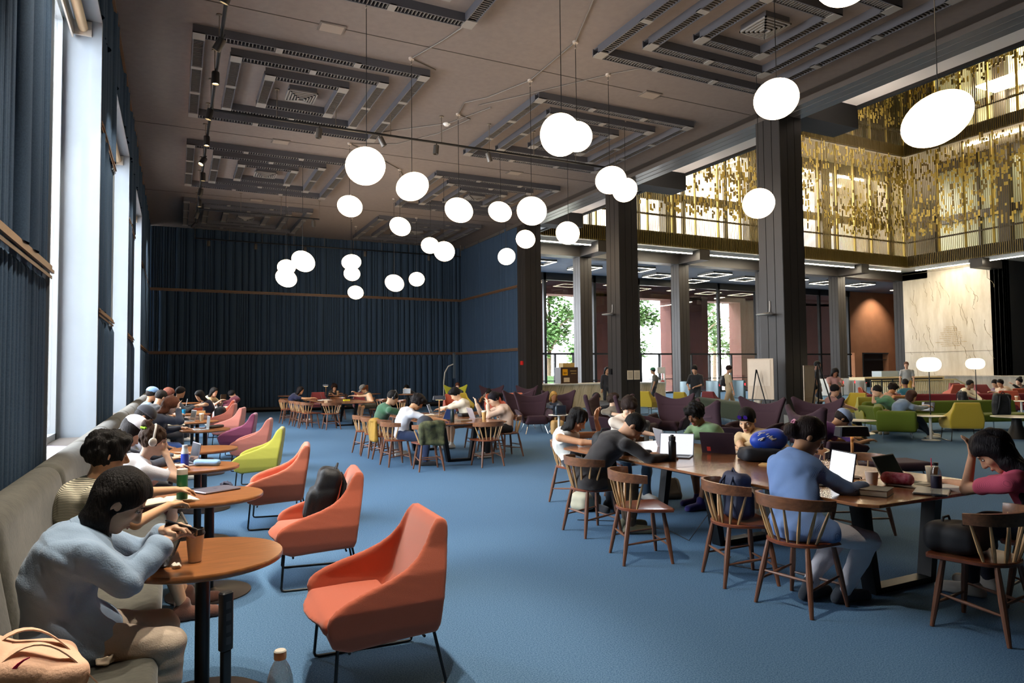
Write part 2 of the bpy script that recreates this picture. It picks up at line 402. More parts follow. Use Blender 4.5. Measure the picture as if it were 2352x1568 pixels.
# marble wall
m=MB(); m.box(45.5,46.2,24.72,30.4,0,8.17); struct('wall_marble',m,MARB)
m=MB()
for z in (2.6,8.0): m.box(45.48,45.5,24.72,30.4,z,z+.02)
struct('wall_marble_joint',m,mat('marble_joint','#8b7d64',.6))
m=MB(); m.box(44.6,45.5,10,28.3,0,.98); m.box(44.5,45.55,10,28.4,.98,1.05); struct('wall_marble_plinth',m,mat('marble_grey','#b7ab98',.3,col2='#8f8370',nscale=1.2,stretch=(1,3,.3)))
# veins of the marble
ve=MB(); rv=random.Random(3)
for q in range(46):
    y=rv.uniform(24.9,30.2); z=rv.uniform(1.2,7.8); pts=[]
    for s in range(rv.randint(3,9)): pts.append((45.497,y,z)); y+=rv.uniform(-.12,.05); z-=rv.uniform(.05,.28)
    ve.tube(pts,[rv.uniform(.004,.018) for _ in pts],4)
struct('wall_marble_veins',ve,mat('marble_vein','#a08f72',.5))
ins=empty('wall_inscription',(45.49,27.25,3.6),0,'gilded inscription lettered in lines on the tall marble wall','inscription')
GL=mat('inscription_gilt','#b48d3a',.4,metal=.4)
for i,(s,wd) in enumerate([('THIS IS HALL',.55),('THAT DOES  MAKE',.75),('OF THE SCHOLARS',.7),('WORKS ARE WITH ALL THE',.98),('CAME ALL THOSE WHO ARE',.95),('TO ESTABLISHED GREAT IN ITS',1.12),('PRESERVED AND GIVEN TO MY',1.05),('THROUGH THE GIFT',.8),('WHICH HAS BEEN SO GENEROUSLY GIVEN',1.35),('AND EARNEST DEDICATION',.98),('ALUMNI WELCOME HERE',.98)]):
    t=txt('inscription_line',s,.085,GL,ins,(0,0,.62-i*.125),(PI/2,0,-PI/2),space=1.25)
# outer shell
m=MB(); m.box(-1.64,60,-9.3,-9,0,22); struct('wall_rear',m,mat('rear_wall','#2c2a2a',.9))
m=MB(); m.box(60,60.3,-9,37,0,22); struct('wall_right',m,mat('dark_wall','#1d1a17',.9))
m=MB(); m.box(54.2,54.5,31,37,0,8.8); m.box(48.3,60,36.8,37.3,2.8,8.17); m.box(46,48.3,36.8,37.3,7.6,8.17); m.box(48.78,49.7,36.8,37.3,0,2.8); m.box(52.9,60,36.8,37.3,0,2.8); struct('wall_sandstone',m,mat('sandstone_orange','#a8714e',.85,noise=.2,nscale=.9,bump=.2,bscale=30))
m=MB(); m.box(49.7,52.9,37.3,37.5,0,2.8); m.box(49.7,52.9,36.75,36.85,2.72,2.8); m.box(49.7,49.76,36.75,36.85,0,2.8); m.box(50.1,52.8,36.9,36.95,2.2,2.25)
for q in range(28): m.box(50.1,52.8,37.2,37.25,.1+q*.075,.12+q*.075)
struct('door_1',m,mat('shutter_dark','#2c3238',.5))
m=MB(); m.box(13.2,60,31.1,37.2,7.7,8.17); struct('ceiling_lobby',m,mat('lobby_ceiling','#5b6675',.8,noise=.2,nscale=2))
# dark felt beyond the marble wall
felt_wall('wall_right_felt',(49.5,24.0),(0,-1),24,(-1,0),91,back=.3,small=.6)
m=MB(); m.box(45.5,49.5,24.0,24.72,0,8.17); struct('wall_right_return_dark',m,DARKM)
m=MB(); m.box(43.56,60,-9,28.74,8.17,8.8); struct('ceiling_slab_right',m,mat('slab_white','#cdc7bb',.8))
# far balcony slabs
SL=_mats['slab_white']
m=MB(); m.box(15.3,60,28.75,37.2,8.17,8.8); m.box(15.3,60,28.75,37.2,15.6,16.1); struct('ceiling_slab_far',m,SL)
m=MB(); m.box(43.56,60,-9,28.74,15.6,16.1); struct('ceiling_slab_right_upper',m,SL)
m=MB(); m.box(13.2,60,-9,37.3,22,22.3); struct('ceiling_atrium',m,mat('atrium_ceiling','#55504a',.9))
m=MB(); m.box(13.2,15.25,-9,30,9.2,22); struct('wall_atrium_near',m,mat('atrium_side','#8c8272',.9))
m=MB(); m.box(15.25,60,37,37.3,8.8,22); struct('wall_atrium_back',m,mat('upper_wall_white','#efe9dc',.8))
# facades one bay behind the gold screens: dark mullions in front of bright rooms
FAC=mat('facade_black','#1b1814',.5)
m=MB()
for x in np.arange(17.2,46,3.3): m.box(x-.1,x+.1,31.5,31.65,8.8,22)
for x in (19.08,25.68,32.28,38.88,45.5): m.box(x-.05,x+.75,31.4,32.0,8.8,22)
for z0,z1 in ((11.5,12.0),(14.9,15.6),(18.6,19.0),(8.8,8.95)): m.box(15.3,46,31.5,31.65,z0,z1)
struct('wall_facade_far',m,FAC)
m=MB()
for y in np.arange(-6,28,3.2): m.box(46.9,47.05,y-.08,y+.08,8.8,22)
for y in (24.0,17.6,11.2,4.8): m.box(46.6,47.3,y,y+.72,8.8,22)
for z0,z1 in ((11.3,11.8),(14.9,15.6),(18.6,19.0)): m.box(46.9,47.05,-8,28.6,z0,z1)
m.m=1; m.box(47.06,47.2,-8,28.6,8.8,15.6); m.box(47.06,47.2,-8,28.6,16.1,22)
o=m.build('wall_facade_right',[FAC,mat('pale_green_panel','#9fa893',.35,noise=.15,nscale=.4,spec=.6)]); tag(o,kind='structure')
# book shelves and counters inside the upper rooms
m=MB()
for x in (26.6,30.2,34.4,40.3): m.box(x,x+2.2,36.4,36.9,8.8,10.9)
tag(m.build('wall_upper_shelving',mat('shelf_books','#8a6a4a',.8,noise=.7,nscale=18)),kind='structure')
def area_dn(parent,loc,sx,sy,en,d=(0,.15,-1),col=(1,.86,.66)):
    L=D.lights.new('tube_light','AREA'); L.shape='RECTANGLE'; L.size=sx; L.size_y=sy; L.energy=en; L.color=col; o=D.objects.new('tube_light',L); C.objects.link(o); o.parent=parent; o.location=loc
    o.rotation_euler=Vector(d).to_track_quat('-Z','Y').to_euler()
# LED strips on the upper ceilings
STRIP=emis('led_warm','#ffe9c4',60)
def strips(name,boxes,label,cat,group=None,m_=None):
    mb=MB()
    for b in boxes: mb.box(*b)
    return tag(mb.build(name,m_ or STRIP,None,0),label,cat,group)
qi=0
for x in (20.5,23.2,27.3,30.2,33.6,36.8,40.2,43.4):
    qi+=1; e=empty('ceiling_strip_light',(x,0,15.55),0,'linear light on the upper room ceiling, %s of the eight behind the gold screen'%['first','second','third','fourth','fifth','sixth','seventh','eighth'][qi-1],'ceiling light','upper room linear lights')
    mb=MB(); mb.box(-.07,.07,32.4,36.6,-.06,0); mb.build('diffuser',STRIP,e,0); area_dn(e,(0,34.5,-.1),.3,4,420 if x<26 else 1000,(0,0,-1),(1,.93,.8)); mb=MB(); mb.box(-.09,.09,32.35,36.65,-.02,.04); mb.build('housing',WHITE,e)
for j,(y,z) in enumerate(((33.5,15.5),(35.4,15.5))):
    mb=MB(); mb.box(16,46,y,y+.08,z,z+.05); tag(mb.build('ceiling_cross_light',STRIP,None,0),'long cross light on the upper room ceiling, %s line behind the gold screen'%('nearer','farther')[j],'ceiling light')
for i,y in enumerate((23.0,16.0,9.0)):
    mb=MB(); mb.box(44.6,44.8,y-2.4,y+2.4,15.5,15.58); tag(mb.build('corridor_light',STRIP,None,0),'corridor light under the upper right slab, %s along the gold screen'%('first','second','third')[i],'ceiling light')
    mb=MB(); mb.box(44.4,46.4,y-1.5,y+1.5,18.9,18.98); tag(mb.build('corridor_light',STRIP,None,0),'bright corridor panel on the top right floor, %s along the screen'%('first','second','third')[i],'ceiling light')
# gold screens
def screen(name,P0,d,L,z0,seed,label):
    rr=random.Random(seed); root=empty(name,(0,0,0),0,label,'screen'); n=(-d[1],d[0])
    def bx(mb,s0,s1,t0,t1,a,b):
        x0=P0[0]+d[0]*s0+n[0]*t0; x1=P0[0]+d[0]*s1+n[0]*t1; y0=P0[1]+d[1]*s0+n[1]*t0; y1=P0[1]+d[1]*s1+n[1]*t1
        mb.box(min(x0,x1),max(x0,x1),min(y0,y1),max(y0,y1),a,b)
    mb=MB(); s=0
    while s<L: bx(mb,s,s+.03,0,.05,z0,z0+.72); s+=.115
    bx(mb,0,L,.02,.06,z0+.03,z0+.06); mb.build('fascia_bars',GOLDD,root,0)
    mb=MB(); bx(mb,0,L,.06,.1,z0,z0+.7); mb.build('fascia_backing',FAC,root,0)
    mb=MB(); s=0
    while s<L:
        bx(mb,s,s+.014,0,.03,z0+.72,z0+7.3); s+=.115
    mb.build('bars',GOLDD,root,0)
    mb=MB(); s=.4
    while s<L: bx(mb,s,s+.11,.06,.16,z0+.72,z0+7.3); s+=1.62+rr.uniform(-.05,.05)
    mb.build('posts',GOLD,root,0)
    mb=MB(); bx(mb,0,L,.06,.12,z0+1.6,z0+1.7); bx(mb,0,L,.06,.12,z0+.7,z0+.76); mb.build('guard_rail',FAC,root,0)
    mb=MB(); s=0
    while s<L:
        z=z0+1.75+rr.uniform(0,.3)
        while z<z0+7.2:
            # density drifts along the screen
            dn=.38+.24*math.sin(s*.55+1.3*math.sin(z*.8))+.18*math.sin(z*1.9+s*.23)
            hgt=rr.choice([.14,.2,.28,.36])
            if rr.random()<dn: mb.m=0 if rr.random()<.62 else 1; bx(mb,s+.01,s+.105+rr.choice([0,0,.03]),-.012,0,z,z+hgt)
            z+=hgt+rr.choice([0,.05,.1])
        s+=.115
    mb.build('plates',[GOLD,GOLDD],root,0)
    return root
screen('gold_screen',(15.3,28.6),(1,0),28.1,8.17,1,'gold bar and plate screen across the far side of the atrium, lower storey')
screen('gold_screen',(15.3,28.6),(1,0),28.1,15.6,2,'gold bar and plate screen across the far side of the atrium, upper storey')
screen('gold_screen',(43.4,28.6),(0,-1),30,8.17,3,'gold plate screen on the right side of the atrium, lower storey')
screen('gold_screen',(43.4,28.6),(0,-1),30,15.6,4,'gold plate screen on the right side of the atrium, upper storey')
# LED battens under the slab
for i,(a,b) in enumerate([(15.6,18.9),(19.9,25.5),(26.5,32.1),(33.1,38.7),(39.7,43.3)]):
    e=empty('linear_light',(0,0,8.05),0,'pale linear light under the balcony, %s of five from the dark hall side'%['first','second','third','fourth','fifth'][i],'linear light','balcony edge lights')
    mb=MB(); mb.box(a,b,29.0,29.16,-.06,.12); mb.build('housing',WHITE,e); mb=MB()
    n=3; w=(b-a)/n
    for q in range(n): mb.box(a+q*w+.02,a+(q+1)*w-.02,29.02,29.08,-.1,-.06)
    mb.build('tube',emis('led_batten','#fff0d2',45),e,0); area_dn(e,((a+b)/2,29.1,-.16),b-a,.15,130)
for i,(a,b) in enumerate([(25.0,28.4),(18.4,23.8),(12,17.4)]):
    e=empty('linear_light',(0,0,8.05),0,'pale linear light under the right balcony, %s out from the corner'%['first','second','third'][i],'linear light','balcony edge lights')
    mb=MB(); mb.box(43.82,43.98,a,b,-.06,.12); mb.build('housing',WHITE,e); mb=MB(); mb.box(43.86,43.92,a,b,-.1,-.06); mb.build('tube',_mats['led_batten'],e,0); area_dn(e,(43.8,(a+b)/2,-.16),.15,b-a,80,(.35,0,-1))
# square LED frames in the lobby ceiling
qi=0
for x,y in [(17.9,32.8),(21.4,33.6),(24.6,32.8),(27.6,34.6),(30.6,32.8),(34.0,33.6),(37.4,32.8),(40.8,32.9),(44.2,32.8),(31.4,35.7)]:
    for _ in (0,):
        qi+=1
        e=empty('square_light',(x,y,7.54),0,'glowing square frame light in the lobby ceiling','ceiling light','square lobby lights')
        e['label']='glowing square frame light in the lobby ceiling'
        mb=MB(); s=.75
        for (a,b,c,d) in ((-s,s,-s,-s+.07),(-s,s,s-.07,s),(-s,-s+.07,-s,s),(s-.07,s,-s,s)): mb.box(a,b,c,d,0,.12)
        mb.build('housing',mat('fixture_grey','#6d6a62',.5),e); mb=MB()
        for (a,b,c,d) in ((-s,s,-s,-s+.07),(-s,s,s-.07,s),(-s,-s+.07,-s,s),(s-.07,s,-s,s)): mb.box(a+.01,b-.01,c+.01,d-.01,-.012,0)
        mb.build('diffuser',emis('led_square','#fff0cf',16),e,0)
# entrance glazing
m=MB()
for x in (13.3,16.7,20.5,24.15,27.6,31.2,34.62,38.2,41.6,44.9,48.2): m.box(x-.09,x+.09,36.75,36.95,0,7.7)
m.box(13.2,48.4,36.75,36.95,7.25,7.7); m.box(13.2,48.4,36.76,36.94,2.6,2.72); m.box(13.2,48.4,36.76,36.94,.95,1.0); m.box(13.2,48.4,36.76,36.94,0,.12)
for x in (21.2,22.55,27.75,29.3,32.05,33.68,35.7,40.2,43.0): m.box(x-.05,x+.05,36.76,36.94,0,2.6)
o=struct('window_20',m,mat('mullion_black','#14171a',.4))
g=MB(); g.box(13.2,48.4,36.84,36.86,0,7.3); g.build('glass',GLASS,o,0)
# sandstone colonnade outside
m=MB()
for a,b in ((12,15.2),(18.9,22.2),(26.0,29.5),(32.95,36.5),(39.85,43.4),(46.8,60)): m.box(a,b,40,41.25,0,7)
m.box(12,60,40,41.25,6.8,10); m.box(12,60,37.2,41.25,8.6,9)
tag(m.build('wall_colonnade',SAND),kind='structure')
m=MB(); m.box(-6.0,-5.2,-14,60,0,1.2); tag(m.build('wall_outside_left',mat('sandstone_pale','#d09a86',.9)),kind='structure')
m=MB()
for y in (12.0,18.4,24.8,5.5): m.box(-3.0,-1.75,y,y+.9,-.02,9)
tag(m.build('wall_piers_left',SAND),kind='structure')
# trees and shrubs outside
LEAF=mat('leaf_green','#5b8548',.7,noise=.4,nscale=2); BARK=mat('bark','#7a6a58',.9,noise=.4,nscale=9)
def tree(x,y,h,r,seed,label,dens=1500,low=2.0):
    rr=random.Random(seed); e=empty('tree',(x,y,0),0,label,'tree')
    mb=MB(); mb.tube([(0,0,-.05),(.1,0,h*.3),(.25,.1,h*.55),(.1,.1,h*.8)],[.22,.17,.12,.05],8)
    for q in range(7):
        a=rr.uniform(0,6.28); z=h*rr.uniform(.3,.6); mb.tube([(.15,0,z),(r*.4*math.cos(a),r*.4*math.sin(a),z+.9),(r*.8*math.cos(a),r*.8*math.sin(a),z+1.5)],[.08,.05,.02],6)
    mb.build('trunk',BARK,e)
    vs=[];fs=[]
    cl=[(rr.gauss(0,r*.4),rr.gauss(0,r*.4),rr.uniform(low,h)) for _ in range(22)]
    for q in range(dens):
        c=cl[q%22]; x0,y0,z0=[c[i]+rr.gauss(0,.42) for i in range(3)]; s=rr.uniform(.10,.24)
        a=rr.uniform(0,6.28); b=rr.uniform(-1,1); u=Vector((math.cos(a),math.sin(a),b*.6))*s; v=Vector((-math.sin(a),math.cos(a),rr.uniform(-.8,.8)))*s*.7
        p=Vector((x0,y0,z0)); k=len(vs); vs+=[tuple(p-u),tuple(p+v),tuple(p+u),tuple(p-v)]; fs.append((k,k+1,k+2,k+3))
    mb=MB(); mb.add(vs,fs); mb.build('foliage',LEAF,e,0)
tree(27.0,48,10,2.6,1,'feathery green tree outside beyond the marble desk',5200,1.2)
tree(36.0,49,10,2.6,2,'spreading green tree outside, behind the middle column',5000,2.2)
tree(44.5,49.5,11,3.0,3,'pale trunked tree outside beyond the entrance doors',3600,2.6)
tree(50,54,10,3,4,'round green tree outside at the end of the plaza',1800,2.0)
tree(27,57,12,4.5,5,'broad green tree farther out across the street',5200,.8)
tree(38,58,12,4.5,6,'wide pale green tree across the street beyond the entrance doors',5200,.8)
m=MB(); m.box(23,31,45.0,45.7,-.02,1.2); tag(m.build('hedge',mat('hedge_green','#7fae7a',.9,noise=.5,nscale=12,bump=1,bscale=20)),'clipped pale green hedge outside behind the reception desk','hedge')

for i,(x,y) in enumerate([(22,14),(32,14),(22,22),(32,22),(40,8)]):  # added fill panels, above the view, to warm the lounge below
    e=empty('atrium_fill_light',(x,y,21.95),0,'added fill panel out of view on the atrium ceiling, warming the lounge','ceiling light','added atrium fill panels'); mb=MB(); mb.box(-1.6,1.6,-1.6,1.6,-.06,0); mb.build('diffuser',emis('atrium_fill_glow','#ffe0b0',14),e,0)

e=empty('wall_fill_lamp',(51.0,35.0,7.7),0,'small added fill lamp that brightens the orange stone wall','ceiling light'); mb=MB(); mb.lathe([(.12,-.02),(.12,0)],16); mb.build('lens',_mats['led_square'],e,0)  # added lamp and spot, only there to brighten the stone wall
L=D.lights.new('wall_fill_beam','SPOT'); L.energy=620; L.spot_size=R(95); L.spot_blend=.8; L.color=(1,.9,.75); o=D.objects.new('wall_fill_beam',L); C.objects.link(o); o.parent=e; o.location=(0,0,-.05); o.rotation_euler=Vector((0,.6,-1)).to_track_quat('-Z','Y').to_euler()

e=empty('soffit_fill_light',(13.24,10,7.95),0,'added fill strip hidden behind the long ceiling beam, brightening the pale soffit','linear light'); mb=MB(); mb.box(0,.03,-10,18,-.02,.02); mb.build('strip',emis('soffit_fill_strip','#ffe8d6',3),e,0)  # added strip and area lights, hidden by the beam, that light the soffit
for k in range(4): area_dn(e,(.06,-6+k*6.5,-.1),.1,6,60,(1,0,.55),(1,.88,.78))
# ================= CEILING THINGS =================
def ring(x0,x1,y0,y1,parent,name,bx):
    w=.2; mb=MB(); z0,z1=-.15,0
    T=.02
    mb.m=0
    for (a,b,c,d) in ((x0,x1,y0,y0+w),(x0,x1,y1-w,y1),(x0,x0+w,y0+w,y1-w),(x1-w,x1,y0+w,y1-w)):
        hz=(b-a)>(d-c)
        mb.m=0
        if hz: mb.box(a,b,c,c+T,z0,z1); mb.box(a,b,d-T,d,z0,z1)
        else: mb.box(a,a+T,c,d,z0,z1); mb.box(b-T,b,c,d,z0,z1)
        mb.box(a+T,b-T,c+T,d-T,z1-.02,z1); L=(b-a) if hz else (d-c)
        mb.m=1; n=max(1,round(L/1.45)); bl=[0]+[L*i/n for i in range(1,n)]+[L]
        for i,s in enumerate(bl):
            s0=max(0,s-.06) if 0<i<n else (0 if i==0 else L-(w if hz else .06)); s1=s0+(w if hz and i in(0,n) else .12 if 0<i<n else .06)
            if hz: mb.box(a+s0,a+s1,c,d,z0-.004,z0+.02)
            else: mb.box(a,b,c+s0,c+s1,z0-.004,z0+.02)
        s=.1
        while s<L-.1:
            mb.m=2
            if hz: mb.box(a+s,a+s+.014,c+T,d-T,z0+.008,z0+.06)
            else: mb.box(a+T,b-T,c+s,c+s+.014,z0+.008,z0+.06)
            s+=.062
    return mb.build(name,[CH,CHL,mat('louver_fin','#55524f',.5)],parent,0)
ci=0
ROWN=['front','second','third','fourth','fifth']
for cx in (2.37,9.11):
    for r,cy in enumerate((1.9,8.41,14.81,21.2,27.6)):
        e=empty('ceiling_coffer',(cx,cy,7.65),0,'nested square louvre light on the ceiling, %s row from the camera, %s'%(ROWN[r],'window side' if cx<5 else 'column side'),'ceiling fixture','nested square louvre fixtures')
        ring(-2.14,2.14,-2.15,2.15,e,'outer_ring',1); ring(-1.49,1.49,-1.49,1.49,e,'middle_ring',1); ring(-.82,.82,-.9,.9,e,'inner_ring',1)
        mb=MB(); mb.box(-.28,.28,-.28,.28,-.12,0); mb.m=1
        for q in range(5):
            s=.3-.055*q; z=-.135-.012*q
            for (a,b,c,d) in ((-s,s,-s,-s+.025),(-s,s,s-.025,s),(-s,-s+.025,-s,s),(s-.025,s,-s,s)): mb.box(a,b,c,d,z,z+.03)
        mb.build('diffuser_grille',[CH,CHL],e,0)
for i,(x,y) in enumerate(((2.4,11.8),(2.42,18.3),(9.26,11.8),(2.5,24.9),(9.2,18.3))):
    mb=MB(); mb.box(x-.22,x+.22,y-.17,y+.17,7.63,7.655); mb.m=1; mb.box(x-.19,x+.19,y-.14,y+.14,7.624,7.631)
    tag(mb.build('ceiling_vent',[mat('vent_frame','#5c534c',.7),mat('vent_mesh','#7f7368',.7)]),'flat square vent in the ceiling, '+['between the first two window-side coffers','beyond the second window-side coffer','by the column-side coffer','near the back wall','far column side'][i],'vent','flat ceiling vents')
e=empty('smoke_detector',(5.86,15.3,7.65),0,'small white round smoke detector on the ceiling','detector')
mb=MB(); mb.lathe([(.02,-.06),(.05,-.055),(.07,-.03),(.09,-.02),(.09,.001)],16); mb.build('housing',WHITE,e)
# tracks and spotlights
def track(pts,label):
    e=empty('lighting_track',pts[0],0,label,'track','black lighting tracks'); p0=Vector(pts[0]); p1=Vector(pts[1])
    mb=MB(); mb.tube([(0,0,0),tuple(p1-p0)],.028,6); mb.build('rail',STEELB,e)
    L=(p1-p0).length; n=int(L/1.4)+1; mb=MB()
    for i in range(n+1):
        q=(p1-p0)*(i/n); mb.tube([tuple(q),(q.x,q.y,.65)],.008,6); mb.lathe([(.05,.63),(.05,.65)],12,q.x,q.y)
    mb.build('hanger',mat('hanger_metal','#6f6558',.4,metal=.5),e)
track([(.62,1.0,7.0),(.62,27.5,7.0)],'long black lighting track running along the window wall')
track([(.66,14.9,7.0),(10.5,14.9,7.0)],'black lighting track crossing the hall under the middle coffers')
track([(.66,24.2,7.0),(4.5,24.2,7.0)],'short black lighting track crossing near the back wall')
track([(.7,30.1,7.1),(12.2,30.1,7.1)],'black lighting track in front of the back wall')
SPOT=empty('spotlight'); mb=MB(); mb.lathe([(.028,.02),(.06,.015),(.066,0),(.066,-.2),(.058,-.2),(.058,-.17),(.001,-.165)],16); mb.build('can',mat('spot_can','#2b2826',.35,metal=.5),SPOT)
mb=MB(); mb.lathe([(.055,-.172),(.055,-.174)],16); mb.build('lens',emis('spot_lens','#ffe2a8',25),SPOT,0)
mb=MB(); mb.tube([(0,0,.02),(0,0,.09)],.012,6); mb.build('stem',STEELB,SPOT)
SP=Proto(SPOT)
on=[(.62,2.2,.14,.22),(.62,3.5,-.15,.05),(.62,4.9,.10,-.12),(.62,6.3,.3,.0),(.62,7.8,-.2,.1),(.62,9.9,.3,.3),(.63,11.47,.5,.35),(.6,12.82,0,.05),(.6,14.7,.2,.1),(.6,16.44,0,0),(.62,18.15,.5,-.3),(.63,19.5,0,.1),(.64,21.2,.2,.2),(.64,22.6,0,.1),(.64,24.4,.3,.2),(.64,26.2,.8,.5)]
OR=['first','second','third','fourth','fifth','sixth','seventh','eighth','ninth','tenth','eleventh','twelfth','thirteenth','fourteenth','fifteenth','sixteenth','seventeenth']
for i,(x,y,tx,ty) in enumerate(on):
    o=SP.put((x,y,6.92),0,'lit black spotlight on the window track, %s counting towards the back wall'%OR[i],'spotlight','lit track spotlights'); o.rotation_euler=(ty,tx,0)
    L=D.lights.new('spot_beam','SPOT'); L.energy=400 if y<9 else 90; L.spot_size=R(52); L.spot_blend=.5; L.color=(1,.9,.76); L.shadow_soft_size=.05
    lo=D.objects.new('beam',L); C.objects.link(lo); lo.parent=o; lo.location=(0,0,-.19)
off=copy_tree(SPOT); 
for k in kids(off):
    if k.type=='LIGHT': D.objects.remove(k)
for k in kids(off):
    if k.name.startswith('lens'): k.data=k.data.copy(); k.data.materials[0]=mat('lens_off','#191816',.2)
    if k.name.startswith('can'): k.data=k.data.copy(); k.data.materials[0]=mat('spot_grey','#5a554f',.4,metal=.5)
OF=Proto(off)
for i,(x,y,t,u) in enumerate([(2.77,14.9,.1,.1),(4.11,14.9,-.5,0),(5.45,14.9,.1,0),(6.77,14.9,-.35,.1),(4.3,24.2,0,0),(1.2,30.1,0,0),(3.0,30.1,0,0),(5.0,30.1,0,0),(7.6,30.1,0,0),(10.6,30.1,0,0)]):
    o=OF.put((x,y,6.92 if y<29 else 7.02),0,'unlit grey spotlight '+['first from the window on the crossing track','second from the window on the crossing track','third from the window on the crossing track','fourth from the window on the crossing track','on the short track','first from the corner before the back wall','second from the corner before the back wall','third from the corner before the back wall','fourth from the corner before the back wall','last before the back wall'][i],'spotlight','unlit track spotlights'); o.rotation_euler=(u,t,0)
# conduits
def conduit(pts,label):
    mb=MB(); mb.tube([(x,y,7.635) for x,y in pts],.012,6); tag(mb.build('conduit',mat('conduit_grey','#5f5850',.5,metal=.3)),label,'conduit')
conduit([(5.6,7.9),(6.51,10.42),(6.53,12.23),(6.1,13.4),(5.75,13.9),(5.88,14.59),(6.25,14.75),(5.9,16),(5.2,17.2),(4.4,17.55),(4.06,17.67)],'thin grey cable conduit winding over the ceiling between two coffer rows')
conduit([(8.3,10.75),(7.84,11.32),(6.6,13.2),(6.1,13.9)],'thin grey conduit running to the paired globe pendants')
conduit([(4.52,10.5),(4.3,11.4),(4.01,12.32),(4.6,12.6)],'thin grey conduit beside the egg shaped pendant by the first coffer')
conduit([(4.5,16.6),(5.9,15.2),(6.4,13.9)],'straight grey conduit beside the smoke detector')
conduit([(4.06,17.67),(4.9,18.4),(5.93,19.37),(6.6,20.8),(7.4,22.2)],'thin grey conduit towards the farther pendants')
# pendants
GLOBE=emis('opal_globe','#ffdfb6',9)
def blob(r,seed,sx=1,sz=1,tilt=0):
    n,mn=28,18; rr=random.Random(seed); a1=Vector((rr.uniform(-1,1),rr.uniform(-1,1),rr.uniform(-.6,.6))).normalized(); a2=Vector((rr.uniform(-1,1),rr.uniform(-1,1),-.7)).normalized()
    rings=[]
    for i in range(1,mn):
        t=PI*i/mn; rg=[]
        for j in range(n):
            p=2*PI*j/n; d=Vector((math.sin(t)*math.cos(p),math.sin(t)*math.sin(p),math.cos(t)))
            k=1+.07*d.dot(a1)+.05*(d.dot(a2))**2-.03
            rg.append((d.x*r*k*sx,d.y*r*k*sx,d.z*r*k*sz))
        rings.append(rg)
    mb=MB(); mb.loft(rings,True); 
    M=Matrix.Rotation(tilt,4,Vector((.44,.9,0))); mb.v=[tuple(M@Vector(v)) for v in mb.v]; return mb
PN=[(2.72,10.67,4.93,.31,1.02,.97,.2),(4.01,12.32,5.17,.30,1.05,.86,-.3),(5.2,8.75,5.2,.315,1.0,.98,0),(6.51,10.42,5.88,.29,1,.95,0),(4.06,17.67,5.97,.32,1.02,.86,.1),(5.93,19.37,5.94,.31,1.06,.86,.5),
(5.88,14.59,5.37,.31,1.07,.9,.5),(7.82,16.41,5.92,.31,1.05,.86,.3),(6.53,12.23,4.93,.305,1,.97,0),(7.84,11.32,5.46,.305,1.02,.9,0),(9.71,13.37,5.96,.31,1,.88,-.5),(10.34,9.8,4.9,.30,1.05,1,-.2),
(9.2,15.2,5.22,.31,1,.97,0),(10.15,19.4,5.88,.31,1,.96,0),(10.68,22.0,5.75,.31,1.02,.98,0),(7.78,7.0,5.55,.31,1.04,.9,-.3),(7.84,4.74,4.49,.315,1.22,.9,-.45),(7.89,22.2,5.99,.31,1,.9,.3),(7.29,19.3,5.28,.31,1.05,.95,.2),
(3.14,19.3,4.72,.31,1.06,.88,.5),(3.61,25.5,5.45,.31,1.06,.88,0),(3.13,22.4,4.66,.31,1.08,.9,.4),(5.31,22.9,5.35,.31,1.04,.85,0),(6.15,26.4,5.48,.31,1,.9,0),(6.64,27.8,4.9,.31,1.03,.9,.3),(6.77,22.8,4.72,.31,1.1,.92,.4),(8.41,25.3,5.22,.31,1,.9,0),(7.0,5.27,6.17,.31,1.05,.9,0)]
PL=['large globe pendant hanging alone above the armchair row','egg shaped pendant to the right of the lone large globe','largest globe pendant of the overlapping pair high in the middle','smaller globe pendant tucked behind the largest one','globe pendant under the window-side coffer, lower left of the large globe','egg pendant in the middle of the lower cluster by the second coffer','tilted egg pendant left in the row of three','small pendant in the middle of the row of three','pear shaped pendant right in the row of three','upper pendant of the tilted pair before the middle column','lower pendant of the tilted pair before the middle column','globe pendant hanging before the nearest column, low','globe pendant low beside the far column','small globe pendant above the far column foot, upper','small globe pendant above the far column foot, lower','round globe pendant against the dark ceiling beam','wide tilted pendant before the gold screen','small far pendant, left of the overlapping two under the third coffer','small far pendant, right of the overlapping two under the third coffer','topmost of the three clustered pendants at the back','middle of the three clustered pendants at the back','lowest of the three clustered pendants at the back','upper of the two stacked pendants before the felt wall','lower of the two stacked pendants before the felt wall','lone low pendant just beneath the stacked ones','egg pendant low before the felt wall','small round pendant low before the felt wall, last to the right','pendant tight under the column-side coffer at the top edge']
for i,(x,y,z,r,sx,sz,t) in enumerate(PN):
    e=empty('pendant_lamp',(x,y,7.64),0,PL[i],'pendant lamp','opal globe pendants')
    mb=blob(r,i+1,sx,sz,t); mb.v=[(a,b,c+z-7.64) for a,b,c in mb.v]; mb.build('globe',GLOBE,e)
    mb=MB(); mb.tube([(0,0,0),(0,0,z-7.64+r*.9)],.006,6); mb.build('cord',STEELB,e)
    mb=MB(); mb.lathe([(.05,-.03),(.055,0),(.055,.01)],14); mb.tube([(.0,0,-.03),(.02,0,-.09),(-.01,0,-.13)],.01,6); mb.build('canopy',mat('canopy_beige','#a3978a',.5),e)
